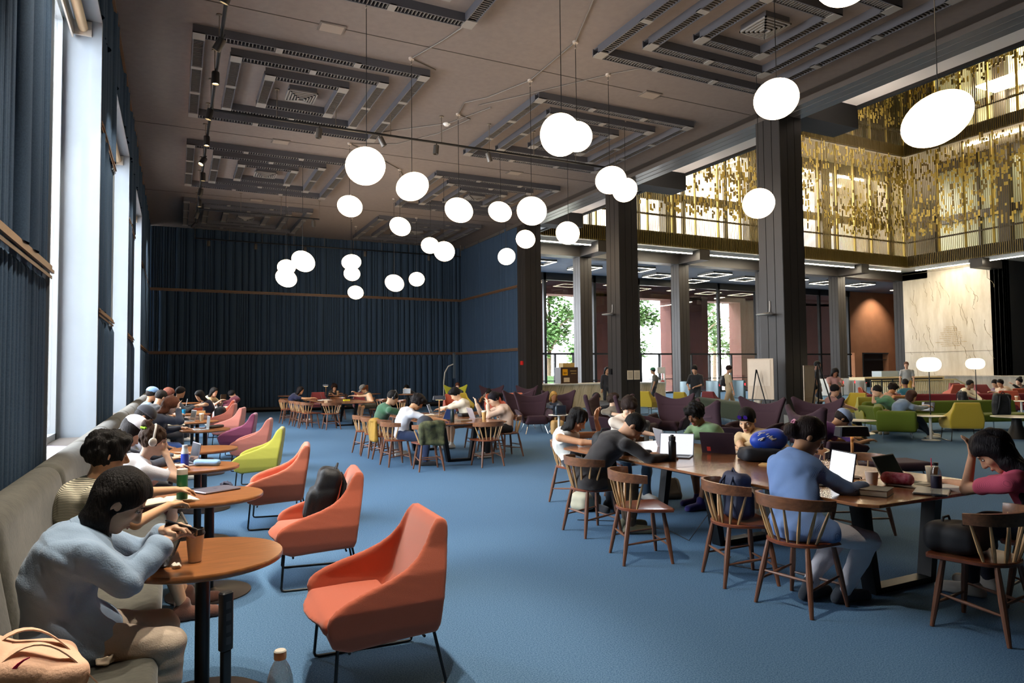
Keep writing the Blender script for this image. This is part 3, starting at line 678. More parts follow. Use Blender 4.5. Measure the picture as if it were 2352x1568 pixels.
# ================= FURNITURE =================
WALN=mat('walnut','#8c5b3a',.38,noise=.45,nscale=5,stretch=(9,1.2,9),spec=.5,coat=.25)
WALNX=mat('walnut_round','#a3683c',.32,noise=.4,nscale=5,stretch=(1.2,9,9),spec=.5,coat=.3)
WALD=mat('walnut_dark','#5a3020',.42,noise=.35,nscale=7,stretch=(2,10,2))
SPIN=mat('hickory_spindle','#c49a68',.4,noise=.25,nscale=8,stretch=(6,6,1))
LEGW=mat('walnut_leg','#7a4f38',.4,noise=.3,nscale=8,stretch=(6,6,1))
def poly(s,pts,axis,a0,a1,rad=.02,k=.02,cut=False):
    # polygon in the plane across `axis`, extruded from a0 to a1
    P2=np.array(pts,float); i,j=[q for q in range(3) if q!=axis]; mid=(a0+a1)/2; hw=(a1-a0)/2-rad
    lo=np.zeros(3); hi=np.zeros(3); m=k*.5+2.5*s.h+rad
    lo[i],lo[j]=P2.min(0)-m; hi[i],hi[j]=P2.max(0)+m; lo[axis]=a0-m; hi[axis]=a1+m
    def f(P):
        x=P[...,i]; y=P[...,j]; d=np.full(x.shape,1e9); sg=np.ones(x.shape); n=len(P2)
        for q in range(n):
            a=P2[q]; b=P2[(q+1)%n]; ex,ey=b-a; wx=x-a[0]; wy=y-a[1]; t=np.clip((wx*ex+wy*ey)/(ex*ex+ey*ey),0,1)
            d=np.minimum(d,(wx-ex*t)**2+(wy-ey*t)**2)
            c=((a[1]<=y)&(b[1]>y)&(ex*wy-ey*wx>0))|((a[1]>y)&(b[1]<=y)&(ex*wy-ey*wx<0))
            sg=np.where(c,-sg,sg)
        d=np.sqrt(d)*sg+rad; z=np.abs(P[...,axis]-mid)-hw
        return np.minimum(np.maximum(d,z),0)+np.sqrt(np.maximum(d,0)**2+np.maximum(z,0)**2)-rad
    s.ops.append((f,lo,hi,k,cut)); return s
# --- spindle chair, faces +x ---
def make_spindle():
    root=empty('spindle_chair')
    mb=MB(); P=[]
    for k in range(13):
        a=PI/2+PI*k/12; P.append((-.03+.19*math.cos(a),.215*math.sin(a)))
    P+= [(.21,-.25),(.235,-.2),(.235,.2),(.21,.25)]
    mb.loft([[(x*.93,y*.93,.435) for x,y in P],[(x,y,.442) for x,y in P],[(x,y,.458) for x,y in P],[(x*.96,y*.96,.465) for x,y in P],[(x*.7,y*.7,.458) for x,y in P]]); mb.build('seat',mat('walnut_seat','#7c4025',.3,noise=.3,nscale=5,stretch=(2,9,2),coat=.3),root)
    cr=[]
    for k in range(25):
        a=R(96+168*k/24); cx,cy=.0+.27*math.cos(a),.28*math.sin(a); o=(math.cos(a),math.sin(a)); h=.034+.008*math.sin(PI*k/24); z=.728+.012*math.sin(PI*k/24); t=.011
        cr.append([(cx+o[0]*t+.0*0,cy+o[1]*t,z-h),(cx+o[0]*(t+.004),cy+o[1]*(t+.004),z),(cx+o[0]*(t+.006),cy+o[1]*(t+.006),z+h),(cx-o[0]*(t-.006),cy-o[1]*(t-.006),z+h),(cx-o[0]*t,cy-o[1]*t,z),(cx-o[0]*t,cy-o[1]*t,z-h)])
    mb=MB(); mb.loft(cr); mb.build('crest_rail',WALN,root,50)
    for k in range(8):
        a=R(103+154*k/7); b=R(112+136*k/7)
        p0=(-.03+.165*math.cos(b),.19*math.sin(b),.455); p1=(.27*math.cos(a)*.985,.28*math.sin(a)*.985,.71)
        q=[tuple(Vector(p0).lerp(Vector(p1),t)) for t in (0,.3,.6,1)]
        mb=MB(); mb.tube(q,[.008,.013,.011,.007],7); mb.build('spindle',SPIN,root)
    F={}
    for sx in (1,-1):
        for sy in (1,-1):
            p0=(sx*.13+(.02 if sx>0 else -.02),sy*.15,.44); p1=(sx*.215-.01,sy*.215,0)
            q=[tuple(Vector(p0).lerp(Vector(p1),t)) for t in (0,.45,.8,1)]; F[sx,sy]=(Vector(p0),Vector(p1))
            mb=MB(); mb.tube(q,[.016,.022,.017,.013],9); mb.build('leg',LEGW,root)
    mb=MB()
    for sy in (1,-1):
        a=F[1,sy][0].lerp(F[1,sy][1],.52); b=F[-1,sy][0].lerp(F[-1,sy][1],.62); mb.tube([a,a.lerp(b,.5),b],[.007,.0115,.007],7)
    for sx,t in ((1,.66),(-1,.48)):
        a=F[sx,1][0].lerp(F[sx,1][1],t); b=F[sx,-1][0].lerp(F[sx,-1][1],t); mb.tube([a,a.lerp(b,.5),b],[.007,.0115,.007],7)
    mb.build('stretchers',LEGW,root)
    return root
SC=Proto(make_spindle())
def sc_(x,y,deg,label,g='spindle chairs'): return SC.put((x,y,0),R(deg),label,'chair',g)
def chai(P,n=2,keep=()):
    for _ in range(n):
        Q=[]
        for i in range(len(P)):
            a=P[i]; b=P[(i+1)%len(P)]; Q+=[(a[0]*.75+b[0]*.25,a[1]*.75+b[1]*.25),(a[0]*.25+b[0]*.75,a[1]*.25+b[1]*.75)]
        P=Q
    return P
# --- low armchair on sled legs, faces +x ---
def make_arm():
    root=empty('armchair'); s=SDF(.011)
    poly(s,chai([(-.21,.28),(.0,.27),(.28,.25),(.335,.40),(.31,.47),(.20,.53),(-.06,.61),(-.18,.70),(-.26,.86),(-.33,.86),(-.345,.80),(-.29,.45),(-.27,.28)],1),1,-.36,.36,.022)
    s.ops[-1]=s.ops[-1]
    # hollow between arms
    poly(s,[(.6,.375),(.6,1.2),(-.20,1.2),(-.268,.88),(-.165,.46),(-.11,.375)],1,-.318,.318,.02,k=.035,cut='in')
    op=s.ops[-1]; s.ops[-1]=(op[0],op[1],op[2],op[3],True)
    def warp(op):
        f0=op[0]
        def f(P):
            z=P[...,2]; w=np.interp(z,[.24,.34,.46,.60,.72,.86],[.90,.97,1.0,.93,.80,.72])*(1+.05*np.clip(P[...,0]/.33,-1,1))
            Q=P.copy(); Q[...,1]=P[...,1]/w; return f0(Q)*.85
        return (f,)+op[1:]
    s.ops=[warp(o) for o in s.ops]
    s.build('shell',mat('upholstery_orange','#bd5d40',.85,bump=.25,bscale=400,sheen=.3,noise=.08,nscale=300),root)
    s=SDF(.012); s.ell((.06,0,.385),(.33,.46,.04)); s.box((.09,0,.375),(.245,.30,.045),rad=.04,k=.02); s.plane((0,.312,0),(0,1,0)); s.plane((0,-.312,0),(0,-1,0)); s.plane((-.16,0,0),(-1,0,.2)); s.build('seat_cushion',_mats['upholstery_orange'],root)
    for sy in (1,-1):
        mb=MB(); mb.tube([(.265,sy*.31,.29),(.285,sy*.335,.03),(.278,sy*.335,.014),(.26,sy*.335,.009),(-.27,sy*.325,.009),(-.29,sy*.325,.014),(-.295,sy*.325,.03),(-.235,sy*.28,.32)],.009,7); mb.build('sled_leg',STEELB,root)
    mb=MB(); mb.tube([(.2,-.28,.235),(.2,.28,.235)],.008,6); mb.tube([(-.2,-.26,.25),(-.2,.26,.25)],.008,6); mb.build('crossbar',STEELB,root)
    return root
AC=Proto(make_arm())
def upm(n,c): return mat('upholstery_'+n,c,.85,bump=.25,bscale=400,sheen=.3,noise=.08,nscale=300)
UC={'orange':None,'coral':upm('coral','#c9705c'),'salmon':upm('salmon','#cc7c6c'),'yellow':upm('yellow','#aaa537'),'mustard':upm('mustard','#b0961c'),'plum':upm('plum','#84385a'),'burgundy':upm('burgundy','#7d2a2c'),'rust':upm('rust','#ab4727'),'tangerine':upm('tangerine','#cc6a48'),'purple':upm('purple','#42222f'),'lime':upm('lime','#a5a31c')}
def ac_(x,y,deg,col,label,g=None,scale=None):
    return AC.put((x,y,0),R(deg),label,'armchair',g,None if UC[col] is None else {'upholstery_orange':UC[col]},scale)
# --- wing lounge chair, faces +x ---
def make_wing():
    root=empty('wing_chair'); PU=mat('upholstery_aubergine','#331822',.9,bump=.25,bscale=350,sheen=.04,noise=.1,nscale=260)
    s=SDF(.014); tl=R(-17); rot=rotm(0,tl,0)
    # back shell: outline in y,z bent forward at the wings
    O=[(-.28,.28),(-.36,.55),(-.43,.86),(-.50,1.06),(-.46,1.10),(-.30,1.03),(-.12,.985),(0,.975),(.12,.985),(.30,1.03),(.46,1.10),(.50,1.06),(.43,.86),(.36,.55),(.28,.28)]
    t=SDF(.014); poly(t,O,0,-.05,.05,.04); f0,lo,hi,k,c=t.ops[0]
    def f(P):
        q=P-np.array([-.22,0,.30]); cz,sz=math.cos(.28),math.sin(.28)
        x=q[...,0]*cz+(q[...,2])*sz; z=-q[...,0]*sz+q[...,2]*cz+.30; y=P[...,1]
        x=x-.55*np.abs(y)**2-.0; 
        x=x+.012*np.exp(-((z-.80)/.02)**2)*(np.abs(y)<.3)
        return f0(np.stack([x,y,z],-1))*.9
    s.ops.append((f,np.array([-.62,-.6,.2]),np.array([.12,.6,1.2]),.02,False)); s.build('backrest',PU,root)
    s=SDF(.014); s.box((.08,0,.37),(.30,.27,.085),rot=rotm(0,R(-6),0),rad=.06); s.box((.05,0,.30),(.30,.30,.05),rad=.04,k=.05); s.build('seat',PU,root)
    for sy in (1,-1):
        s=SDF(.014); poly(s,[(-.24,.30),(-.26,.62),(.10,.60),(.36,.545),(.40,.50),(.30,.32),(.2,.27)],1,-.045,.045,.035); f0,lo,hi,k,c=s.ops[0]
        def g(P,f0=f0,sy=sy):
            z=P[...,2]; y=(P[...,1]*sy-.30-.45*np.maximum(z-.28,0)-.05*np.maximum(P[...,0],0)); return f0(np.stack([P[...,0],y,z],-1))*.9
        s.ops=[(g,np.array([-.36,min(sy*.18,sy*.62),.2]),np.array([.5,max(sy*.18,sy*.62),.72]),.02,False)]; s.build('armrest',PU,root)
    for sx in (1,-1):
        for sy in (1,-1):
            mb=MB(); mb.tube([(sx*.16,sy*.14,.26),(sx*.24,sy*.22,.24),(sx*.32,sy*.30,0)],.0125,8); mb.build('leg',CHROME,root)
    mb=MB(); mb.tube([(.16,-.14,.255),(.16,.14,.255),(-.16,.14,.255),(-.16,-.14,.255),(.16,-.14,.255)],.012,6); mb.build('base_frame',CHROME,root)
    return root
WC=Proto(make_wing())
def wc_(x,y,deg,label,col=None,scale=1.0): return WC.put((x,y,0),R(deg),label,'wing chair','wing lounge chairs',None if col is None else {'upholstery_aubergine':UC[col]},scale)
# --- round cafe table ---
def make_round():
    root=empty('round_table'); mb=MB(); r=.385
    mb.lathe([(r-.03,.702),(r-.004,.712),(r,.718),(r,.734),(r-.004,.74),(.001,.74)],56); mb.build('tabletop',WALNX,root,40)
    mb=MB(); mb.lathe([(.035,.70),(.035,.03)],20); mb.build('pole',mat('pole_black','#141315',.35,metal=.3),root)
    mb=MB(); mb.lathe([(.30,0),(.30,.008),(.24,.016),(.06,.03),(.04,.045)],40); mb.build('base_disc',mat('base_grey','#3a3433',.4,metal=.4),root)
    mb=MB(); mb.box(-.12,.12,-.02,.02,.69,.703); mb.box(-.02,.02,-.12,.12,.69,.703); mb.build('bracket',STEELB,root)
    return root
RT=Proto(make_round())
TB=[(.14,3.84),(.25,5.72),(.22,7.51),(.34,9.24),(.47,12.44),(.41,14.56),(.38,17.3),(.30,21.2),(.40,24.0)]
TL=['round walnut table nearest the camera with a paper coffee cup on it','second round table in the bench row, with a green flask and a closed laptop','third round table in the bench row, with a blue bottle and a denim pouch','fourth round table in the bench row, bare top','fifth round table in the bench row, with an open laptop and black case','sixth round table in the bench row, with an iced drink','seventh round table in the bench row, with a blue drink','eighth round table in the bench row','last round table in the bench row, nearest the felt wall']
for i,(x,y) in enumerate(TB): RT.put((x,y,0),0,TL[i],'table','round tables along the bench')
for i,(x,y) in enumerate([(4.1,28.6),(5.95,27.9),(7.5,28.6),(8.55,26.9)]):
    RT.put((x,y,0),0,['first round table in front of the back wall, beside the spindle chairs','second round table in front of the back wall, with the curly haired woman','third round table in front of the back wall, beyond the capped woman','fourth round table in front of the back wall, holding the silver laptop'][i],'table','round tables by the back wall')
# armchairs facing the bench
ac_(1.02,3.80,178,'orange','burnt orange armchair nearest the camera, empty')
ac_(1.07,5.76,172,'orange','burnt orange armchair holding a black backpack')
ac_(1.05,8.02,170,'tangerine','orange armchair between the backpack chair and the yellow chair')
ac_(1.12,10.55,168,'yellow','yellow green armchair in the row facing the bench')
ac_(1.22,12.75,168,'salmon','salmon armchair just beyond the yellow green one')
ac_(1.15,14.6,168,'plum','plum purple armchair in the row facing the bench')
ac_(1.15,17.2,165,'salmon','salmon armchair beyond the plum one')
ac_(1.15,19.6,168,'coral','coral armchair holding the black tote bag')
ac_(1.30,22.0,172,'rust','rust red armchair farthest along the bench row')
ac_(1.45,24.4,185,'plum','plum armchair with the person in the maroon hoodie')
ac_(.95,25.9,170,'rust','low rust armchair beside the last round table')
# --- banquette along the windows ---
BQ=mat('banquette_velvet','#4b493f',.8,col2='#333229',nscale=9,sheen=.15,bump=.2,bscale=50)
bq=empty('banquette',(-.7,12,0),0,'long grey green velvet bench built along the window wall','banquette')
ys=[1.2,2.55,3.75,5.7,7.65,9.6,11.55,13.5,15.45,17.4,19.35,21.3,23.25,25.0]
for i in range(len(ys)-1):
    a,b=ys[i]-12,ys[i+1]-12
    s=SDF(.02); s.box((.32,(a+b)/2,.36),(.33,(b-a)/2-.004,.095),rad=.05); s.build('seat_cushion',BQ,bq)
    s=SDF(.02); s.box((-.045,(a+b)/2,.64),(.11,(b-a)/2-.004,.40),rot=rotm(0,R(-10),0),rad=.10); s.build('back_cushion',BQ,bq)
mb=MB(); mb.box(-.2,.58,ys[0]-12,ys[-1]-12,0.05,.27); mb.build('plinth',mat('plinth_dark','#2a2927',.8),bq)
s=SDF(.02); s.box((-.07,ys[-1]-12+.5,.64),(.11,.5,.40),rot=rotm(0,R(-10),0),rad=.10); s.build('end_cushion',BQ,bq)
# --- long tables ---
def long_table(x0,x1,y0,y1,loops,label,ends=.0):
    cx,cy=(x0+x1)/2,(y0+y1)/2; root=empty('long_table',(cx,cy,0),0,label,'table','long walnut tables'); hx,hy=(x1-x0)/2,(y1-y0)/2
    P=[(-hx,-hy+.1),(-hx+.08,-hy),(hx-.08,-hy),(hx,-hy+.1),(hx,hy-.1),(hx-.08,hy),(-hx+.08,hy),(-hx,hy-.1)]
    sh=lambda d,z:[(x-(d if x>0 else -d),y-(d if y>0 else -d),z) for x,y in P]
    mb=MB(); mb.loft([sh(.06,.70),sh(0,.722),sh(0,.738),sh(.003,.742)]); mb.build('tabletop',mat('walnut_top','#97603a',.24,noise=.4,nscale=4,stretch=(9,1.1,9),spec=.6,coat=.4),root,30)
    mb=MB(); mb.box(-hx+.003,hx-.003,-.003,.003,.7415,.7425); mb.build('seam',mat('seam_wood','#3a1c10',.6),root)
    for ly in loops:
        y=ly-cy; w=.055; mb=MB()
        for s in (1,-1):
            for (a,b) in (((s*(hx-.38),.70),(s*(hx-.50),0.0)),):
                t=.045; mb.add([(a[0]-t,y-w,a[1]),(a[0]+t,y-w,a[1]),(a[0]+t,y+w,a[1]),(a[0]-t,y+w,a[1]),(b[0]-t*.7,y-w,b[1]),(b[0]+t*.7,y-w,b[1]),(b[0]+t*.7,y+w,b[1]),(b[0]-t*.7,y+w,b[1])],[(0,1,2,3),(7,6,5,4),(0,4,5,1),(1,5,6,2),(2,6,7,3),(3,7,4,0)])
        mb.box(-(hx-.50),hx-.50,y-w,y+w,0,.045); mb.box(-(hx-.36),hx-.36,y-w,y+w,.66,.70); mb.build('trestle_leg',STEELB,root)
    return root
long_table(4.12,5.75,3.02,7.08,(3.40,4.98,6.6),'nearest long walnut table, crowded with students and laptops')
long_table(4.02,5.45,11.15,14.5,(11.8,13.75),'middle long walnut table with the dark green flask')
long_table(4.0,5.5,20.4,23.9,(21.3,23.1),'farthest long walnut table before the felt wall')
S='spindle chair '
for a in [(3.70,4.95,-19,S+'standing empty with its back to the camera at the near long table'),(3.86,5.98,0,S+'under the student in the dark jacket'),(4.52,7.42,-75,S+'at the left end of the near table, under the woman covering her face'),
 (4.02,4.10,-20,S+'with the navy backpack on its seat, at the near table'),(3.97,3.47,8,S+'under the man in the blue striped shirt'),(4.60,2.62,97,S+'with the black bag at the near end of the table'),(5.38,2.60,100,S+'under the woman in the pink knit top'),
 (6.12,4.6,188,S+'on the far side of the near table behind the white screen laptop'),(6.10,5.3,180,S+'under the student with sunglasses on his head'),(6.10,6.15,180,S+'under the student in the sage green tee'),(5.3,7.35,-90,S+'under the student in the white tee at the table end')]: sc_(*a[:3],a[3],'spindle chairs at the near long table')
for a in [(3.86,11.02,85,S+'draped with a camouflage jacket'),(3.55,11.85,5,S+'under the man in the white tee at the middle table'),(3.62,12.65,5,S+'with a yellow jacket over its back'),(3.55,13.25,5,S+'under the man in the green tee'),(3.55,13.95,8,S+'at the far left of the middle table'),
 (4.93,10.98,92,S+'tucked under the near end of the middle table'),(5.82,12.0,185,S+'under the woman in the blush top'),(5.85,12.85,180,S+'empty on the far side of the middle table'),(5.85,13.55,180,S+'under the student in the cream hoodie')]: sc_(*a[:3],a[3],'spindle chairs at the middle long table')
for a in [(4.12,20.25,95,S+'at the near end of the far table, back to the camera'),(3.62,20.9,20,S+'turned slightly at the near corner of the far table'),(3.55,21.55,5,S+'second along the window side of the far table'),(3.5,22.3,5,S+'third along the window side of the far table'),(3.5,24.3,-30,S+'under the woman in navy by the back wall'),(3.35,23.4,5,S+'beside the first back wall table, facing the far table'),
 (5.9,21.7,185,S+'under the capped woman at the far table'),(6.2,20.6,180,S+'empty behind the green tee student'),(5.2,24.3,-95,S+'at the back of the far table, seen between its legs'),(5.9,23.2,180,S+'on the column side of the far table')]: sc_(*a[:3],a[3],'spindle chairs at the far long table')
# --- lounge ---
W='dark purple wing chair '
wc_(8.55,16.0,-105,W+'empty beside the small white table, chrome legs showing'); wc_(9.6,16.4,-110,W+'with the blonde woman'); 
wc_(9.15,12.3,-60,W+'with the man in the taupe tee'); wc_(8.9,13.2,-50,W+'just behind the taupe tee man'); wc_(10.3,12.6,-150,W+'empty behind the two students at the near table')
wc_(9.1,9.6,-20,W+'turned sideways behind the green tee student'); wc_(10.05,9.8,-165,W+'broad back between the easels, left'); wc_(10.75,9.05,-160,W+'broad back between the easels, right'); wc_(8.65,7.05,-18,W+'under the man in the purple tee')
wc_(10.25,25.9,-110,'lime yellow wing chair against the felt wall','lime'); wc_(10.9,23.9,-120,W+'holding the bent over sleeper'); wc_(11.6,22.6,-150,W+'by the felt return wall'); wc_(8.9,17.4,-100,W+'partly hidden behind the empty one')
def ottoman(x,y,deg,label):
    e=empty('ottoman',(x,y,0),R(deg),label,'ottoman'); s=SDF(.014); s.box((0,0,.34),(.33,.27,.06),rad=.05); s.build('seat',_mats['upholstery_aubergine'],e)
    for sx in (1,-1):
        mb=MB(); mb.tube([(sx*.2,-.2,.3),(sx*.26,-.26,0)],.011,8); mb.build('leg',CHROME,e); mb=MB(); mb.tube([(sx*.2,.2,.3),(sx*.26,.26,0)],.011,8); mb.build('leg',CHROME,e)
ottoman(8.75,6.0,-20,'dark purple ottoman on chrome legs in front of the man in the purple tee'); ottoman(8.0,6.3,-20,'second dark purple ottoman partly behind the near table')
CHL2='low armchair '
for a in [(8.75,22.3,-100,'rust','rust low armchair first in the row before the lime wing chair'),(9.3,22.9,-95,'mustard','mustard low armchair in the row before the lime wing chair'),(9.9,21.2,-80,'rust','rust low armchair beyond the blush top woman'),(10.9,21.6,-100,'tangerine','bright orange low armchair by the white side tables'),
 (6.6,26.6,-95,'burgundy','red low armchair holding the laptop user at the back wall'),(5.2,28.0,-95,'burgundy','red low armchair behind the curly haired woman'),
 (15.4,21.4,10,'mustard','mustard armchair behind the green bench, first from the column'),(15.6,20.2,10,'mustard','mustard armchair behind the green bench, second from the column'),(15.9,18.6,5,'mustard','mustard armchair in front of the turnstiles'),(17.0,18.4,5,'burgundy','burgundy armchair in front of the turnstiles'),
 (15.75,9.25,50,'mustard','mustard armchair with its back to the camera by the white side table'),(18.7,14.2,190,'mustard','mustard armchair beside the man in the pink shirt'),(24.6,18.0,-60,'rust','rust armchair before the stair balustrade'),(11.9,9.35,-30,'mustard','mustard armchair behind the second easel'),
 (30.7,18.3,60,'rust','orange armchair behind the maroon sofa'),(32.9,19.4,-110,'burgundy','burgundy armchair beside the second globe lamp'),(24.0,12.7,40,'rust','orange armchair between the green and maroon sofas'),(30.8,17.1,-120,'burgundy','burgundy armchair by the marble plinth'),(26.5,13.6,40,'rust','rust armchair at the right edge behind the orange one'),(16.4,11.9,-120,'yellow','yellow armchair peeking out behind the green corner sofa')]: ac_(a[0],a[1],a[2],a[3],a[4])
def sofa(x,y,deg,L,col,label,back=.74,arm=True,segs=3):
    e=empty('sofa',(x,y,0),R(deg),label,'sofa'); m_=mat('sofa_'+col[0],col[1],.9,sheen=.04,bump=.2,bscale=300,noise=.1,nscale=200)
    s=SDF(.025)   # faces +x, runs along y
    s.box((.05,0,.33),(.38,L/2,.10),rad=.06); s.build('seat',m_,e)
    s=SDF(.025); s.box((-.34,0,.48),(.10,L/2,.27),rot=rotm(0,R(-10),0),rad=.08); s.build('backrest',m_,e)
    if arm:
        s=SDF(.025); s.box((0,-L/2-.03,.42),(.40,.08,.24),rot=rotm(0,0,R(8)),rad=.06); s.build('end_arm',m_,e)
    n=int(L/1.2)+1
    for i in range(n+1):
        for sx in (.30,-.28):
            yy=-L/2+.15+(L-.3)*i/n; mb=MB(); mb.tube([(sx,yy,.24),(sx,yy,0)],.014,8); mb.build('leg',CHROME,e)
    return e
GR=('green','#5d6d12'); MR=('maroon','#74202c')
sofa(15.3,10.5,-55,1.5,GR,'olive green corner sofa with the woman using a laptop',.74)
sofa(18.0,10.9,-112,4.2,GR,'long olive green sofa behind the mustard armchair',.74)
sofa(14.9,15.6,-23,4.6,('darkgreen','#222b0b'),'dark green long bench sofa seen from behind between two columns',.74,False)
sofa(22.6,13.6,-120,5.6,MR,'long maroon sofa running past the globe floor lamps',.74)
sofa(26.8,12.0,-120,2.4,MR,'short maroon sofa by the seated pair at the right',.74,False)
def side_table(x,y,h,r,label,top='#e6e0d2',stem='#e4e0d6',cone=False,g='small side tables'):
    e=empty('side_table',(x,y,0),0,label,'side table',g); mb=MB(); mb.lathe([(r-.02,h-.02),(r,h-.012),(r,h-.004),(r-.006,h),(.001,h)],32); mb.build('tabletop',mat('top_'+top[1:],top,.3),e)
    mb=MB(); mb.lathe([(.03,h-.02),(.03,.02)] if not cone else [(.09,h-.02),(.11,.3),(.24,.0)],20); mb.build('stem',mat('stem_'+stem[1:],stem,.5),e)
    if not cone: mb=MB(); mb.lathe([(.19,0),(.19,.008),(.03,.02)],24); mb.build('base',_mats['stem_'+stem[1:]],e)
side_table(15.25,9.65,.55,.30,'white round pedestal table beside the mustard armchair'); side_table(10.3,7.85,.55,.34,'cream round table in front of the purple tee man'); side_table(8.2,14.1,.6,.25,'white pedestal table holding the blonde woman laptop')
side_table(7.85,16.7,.6,.28,'white round table beside the empty wing chair'); side_table(10.3,22.6,.58,.26,'white round table before the sleeper'); side_table(10.6,22.0,.5,.3,'low white round table by the orange armchair')
side_table(13.4,10.1,.5,.38,'marble topped black cone table in front of the pink shirt man','#b9b7ab','#15130f',True); side_table(17.2,8.9,.5,.5,'marble topped black cone table at the right edge','#a9a79b','#15130f',True); side_table(22.7,11.6,.6,.3,'white table in front of the hoodie man'); side_table(9.9,13.0,.5,.3,'white low table between the purple chairs'); side_table(27.2,11.2,.6,.3,'white table beside the woman in black')
# floor lamps
for i,(x,y,z,l) in enumerate([(15.66,9.9,1.70,'nearer of the two disc shaped glowing floor lamps'),(21.7,12.3,1.72,'farther of the two disc shaped glowing floor lamps')]):
    e=empty('floor_lamp',(x,y,0),0,l,'floor lamp','glowing floor lamps'); mb=MB(); n=14
    mb.lathe([(.0+.25*abs(math.sin(PI*k/n))**.62 if 0<k<n else .01,z-.165*math.cos(PI*k/n)) for k in range(n+1)],32); mb.build('lamp_shade',emis('floor_globe','#ffe6bf',6),e)
    mb=MB(); mb.lathe([(.012,z-.16),(.012,.03)],10); mb.lathe([(.15,0),(.15,.015),(.012,.03)],24); mb.build('stand',STEELB,e)
# easels with boards
def easel(x,y,deg,bw,bh,zb,label,h=1.62):
    e=empty('easel',(x,y,0),R(deg),label,'easel')   # board faces -x
    for p in (((0,0,h),(-.14,-.36,0)),((0,0,h),(-.14,.36,0)),((.02,0,h),(.5,0,0))): mb=MB(); mb.tube(p,.014,6); mb.build('leg',STEELB,e)
    mb=MB(); mb.box(-.2,-.12,-.3,.3,zb-.02,zb); mb.build('ledge',STEELB,e)
    b=MB(); b.box(-.19,-.175,-bw/2,bw/2,zb,zb+bh); bo=b.build('board',mat('board_card','#b9a791',.85),e)
    b=MB(); b.box(-.174,-.168,-bw/2+.03,bw/2-.07,zb+bh*.33,zb+bh-.03); b.build('paper_sheet',mat('sheet','#c9b9a4',.8,noise=.08,nscale=6),bo)
easel(11.75,11.35,197,.62,.92,.95,'black easel holding a large blank card board, left of the nearest column'); 
easel(11.8,9.75,-69,.62,.98,.72,'black easel seen edge on, right of the nearest column',1.72)
e=empty('storage_bin',(12.3,10.3,0),R(-35),'grey fabric trolley bins standing before the nearest column','bin'); 
for k,xo in enumerate((-.52,.02)):
    mb=MB(); w,d,h=.5,.42,.2
    for (a,b,c,q) in ((0,w,0,.015),(0,w,d-.015,d),(0,.015,0,d),(w-.015,w,0,d)): mb.box(xo+a,xo+b,c,q,.42,.42+h)
    mb.box(xo,xo+w,0,d,.42,.435); mb.build('bin_tray',mat('bin_grey','#6b6a63',.8),e)
mb=MB()
for a in (-.5,.48):
    for b in (.02,.38): mb.tube([(a,b,0),(a,b,.45)],.012,6)
mb.build('frame',STEELB,e)
# reception desk, gates, balustrade
e=empty('reception_desk',(17.3,25.5,0),0,'long marble fronted reception desk beyond the columns','desk')
MD=mat('marble_desk','#dcd0b4',.3,col2='#c4b48e',nscale=3,stretch=(1.5,1,.4)); 
mb=MB(); mb.box(-3.8,3.2,-.1,.5,0,1.0); mb.build('front',MD,e); mb=MB(); mb.box(-3.85,3.25,-.15,.6,1.0,1.05); mb.build('counter_top',mat('counter_white','#d8d4cc',.25),e)
ve=MB(); rv=random.Random(8)
for q in range(40):
    x=rv.uniform(-3.7,3.1); z=1.0; pts=[]
    while z>.05: pts.append((x,-.102,z)); x-=rv.uniform(0,.08); z-=rv.uniform(.08,.22)
    if len(pts)>2: ve.tube(pts,[rv.uniform(.002,.008) for _ in pts],4)
ve.build('veining',mat('desk_vein','#948766',.5),e)
e=empty('mail_cabinet',(15.9,26.6,1.05),0,'dark brown drop off cabinet with a yellow shield mark, standing on a raised ledge','cabinet')
mb=MB(); mb.box(-.45,.45,-.25,.25,.0,.72); mb.build('body',mat('cab_brown','#3a2418',.5),e); mb=MB(); mb.box(-.36,-.1,-.262,-.25,.36,.64); mb.build('shield_mark',mat('shield_yellow','#e8a908',.5),e)
t=txt('marking','ups',.13,_mats['cab_brown'],e,(-.23,-.27,.48),(PI/2,0,0)); mb=MB(); mb.box(-.3,0,-.262,-.25,.06,.26); mb.build('notice',mat('notice_paper','#d9cbb4',.7),e)
mb=MB(); mb.box(.04,.36,-.262,-.25,.53,.58); mb.box(.08,.36,-.262,-.25,.42,.46); mb.build('lettering_strip',mat('strip_tan','#9c8552',.6),e)
mb=MB(); mb.box(-.3,.3,-.2,.2,.721,.92); tag(mb.build('parcel',mat('parcel_tan','#d9b56a',.7)),'flat tan parcel lying on the brown drop off cabinet','parcel').location=(15.9,26.6,1.05)
mb=MB(); mb.box(14,19.2,26.2,27.0,0,1.05); tag(mb.build('rear_counter',MD),'raised rear counter of pale marble behind the reception desk','counter')
GS=mat('gate_steel','#a8a49a',.3,metal=.7); RED=emis('gate_red','#ff2a30',4)
for i,(x,y) in enumerate([(24.2,28.2),(26.0,28.2),(27.8,28.2),(33.6,27.4),(34.6,27.4),(35.6,27.4),(36.6,27.4)]):
    e=empty('turnstile_gate',(x,y,0),0,('steel turnstile gate pillar by the glass doors, %s of three'%OR[i] if i<3 else 'steel turnstile gate pillar before the balustrade, %s of four'%OR[i-3]),'gate','turnstile gates')
    mb=MB(); mb.rbox(-.075,.075,-.5,.5,0,1.0,.06); mb.build('housing',GS if i>2 else mat('gate_glass','#5a6b70',.25,metal=.5),e); mb=MB(); mb.box(-.03,.03,-.512,-.5,.72,.84); mb.build('red_lamp',RED,e,0)
e=empty('stair_balustrade',(35,24.5,0),R(-8),'pale metal stair balustrade with a wooden handrail','railing')
mb=MB()
for q in range(46): mb.box(q*.13-1.0,q*.13-.94,-.02,.02,.05,.86)
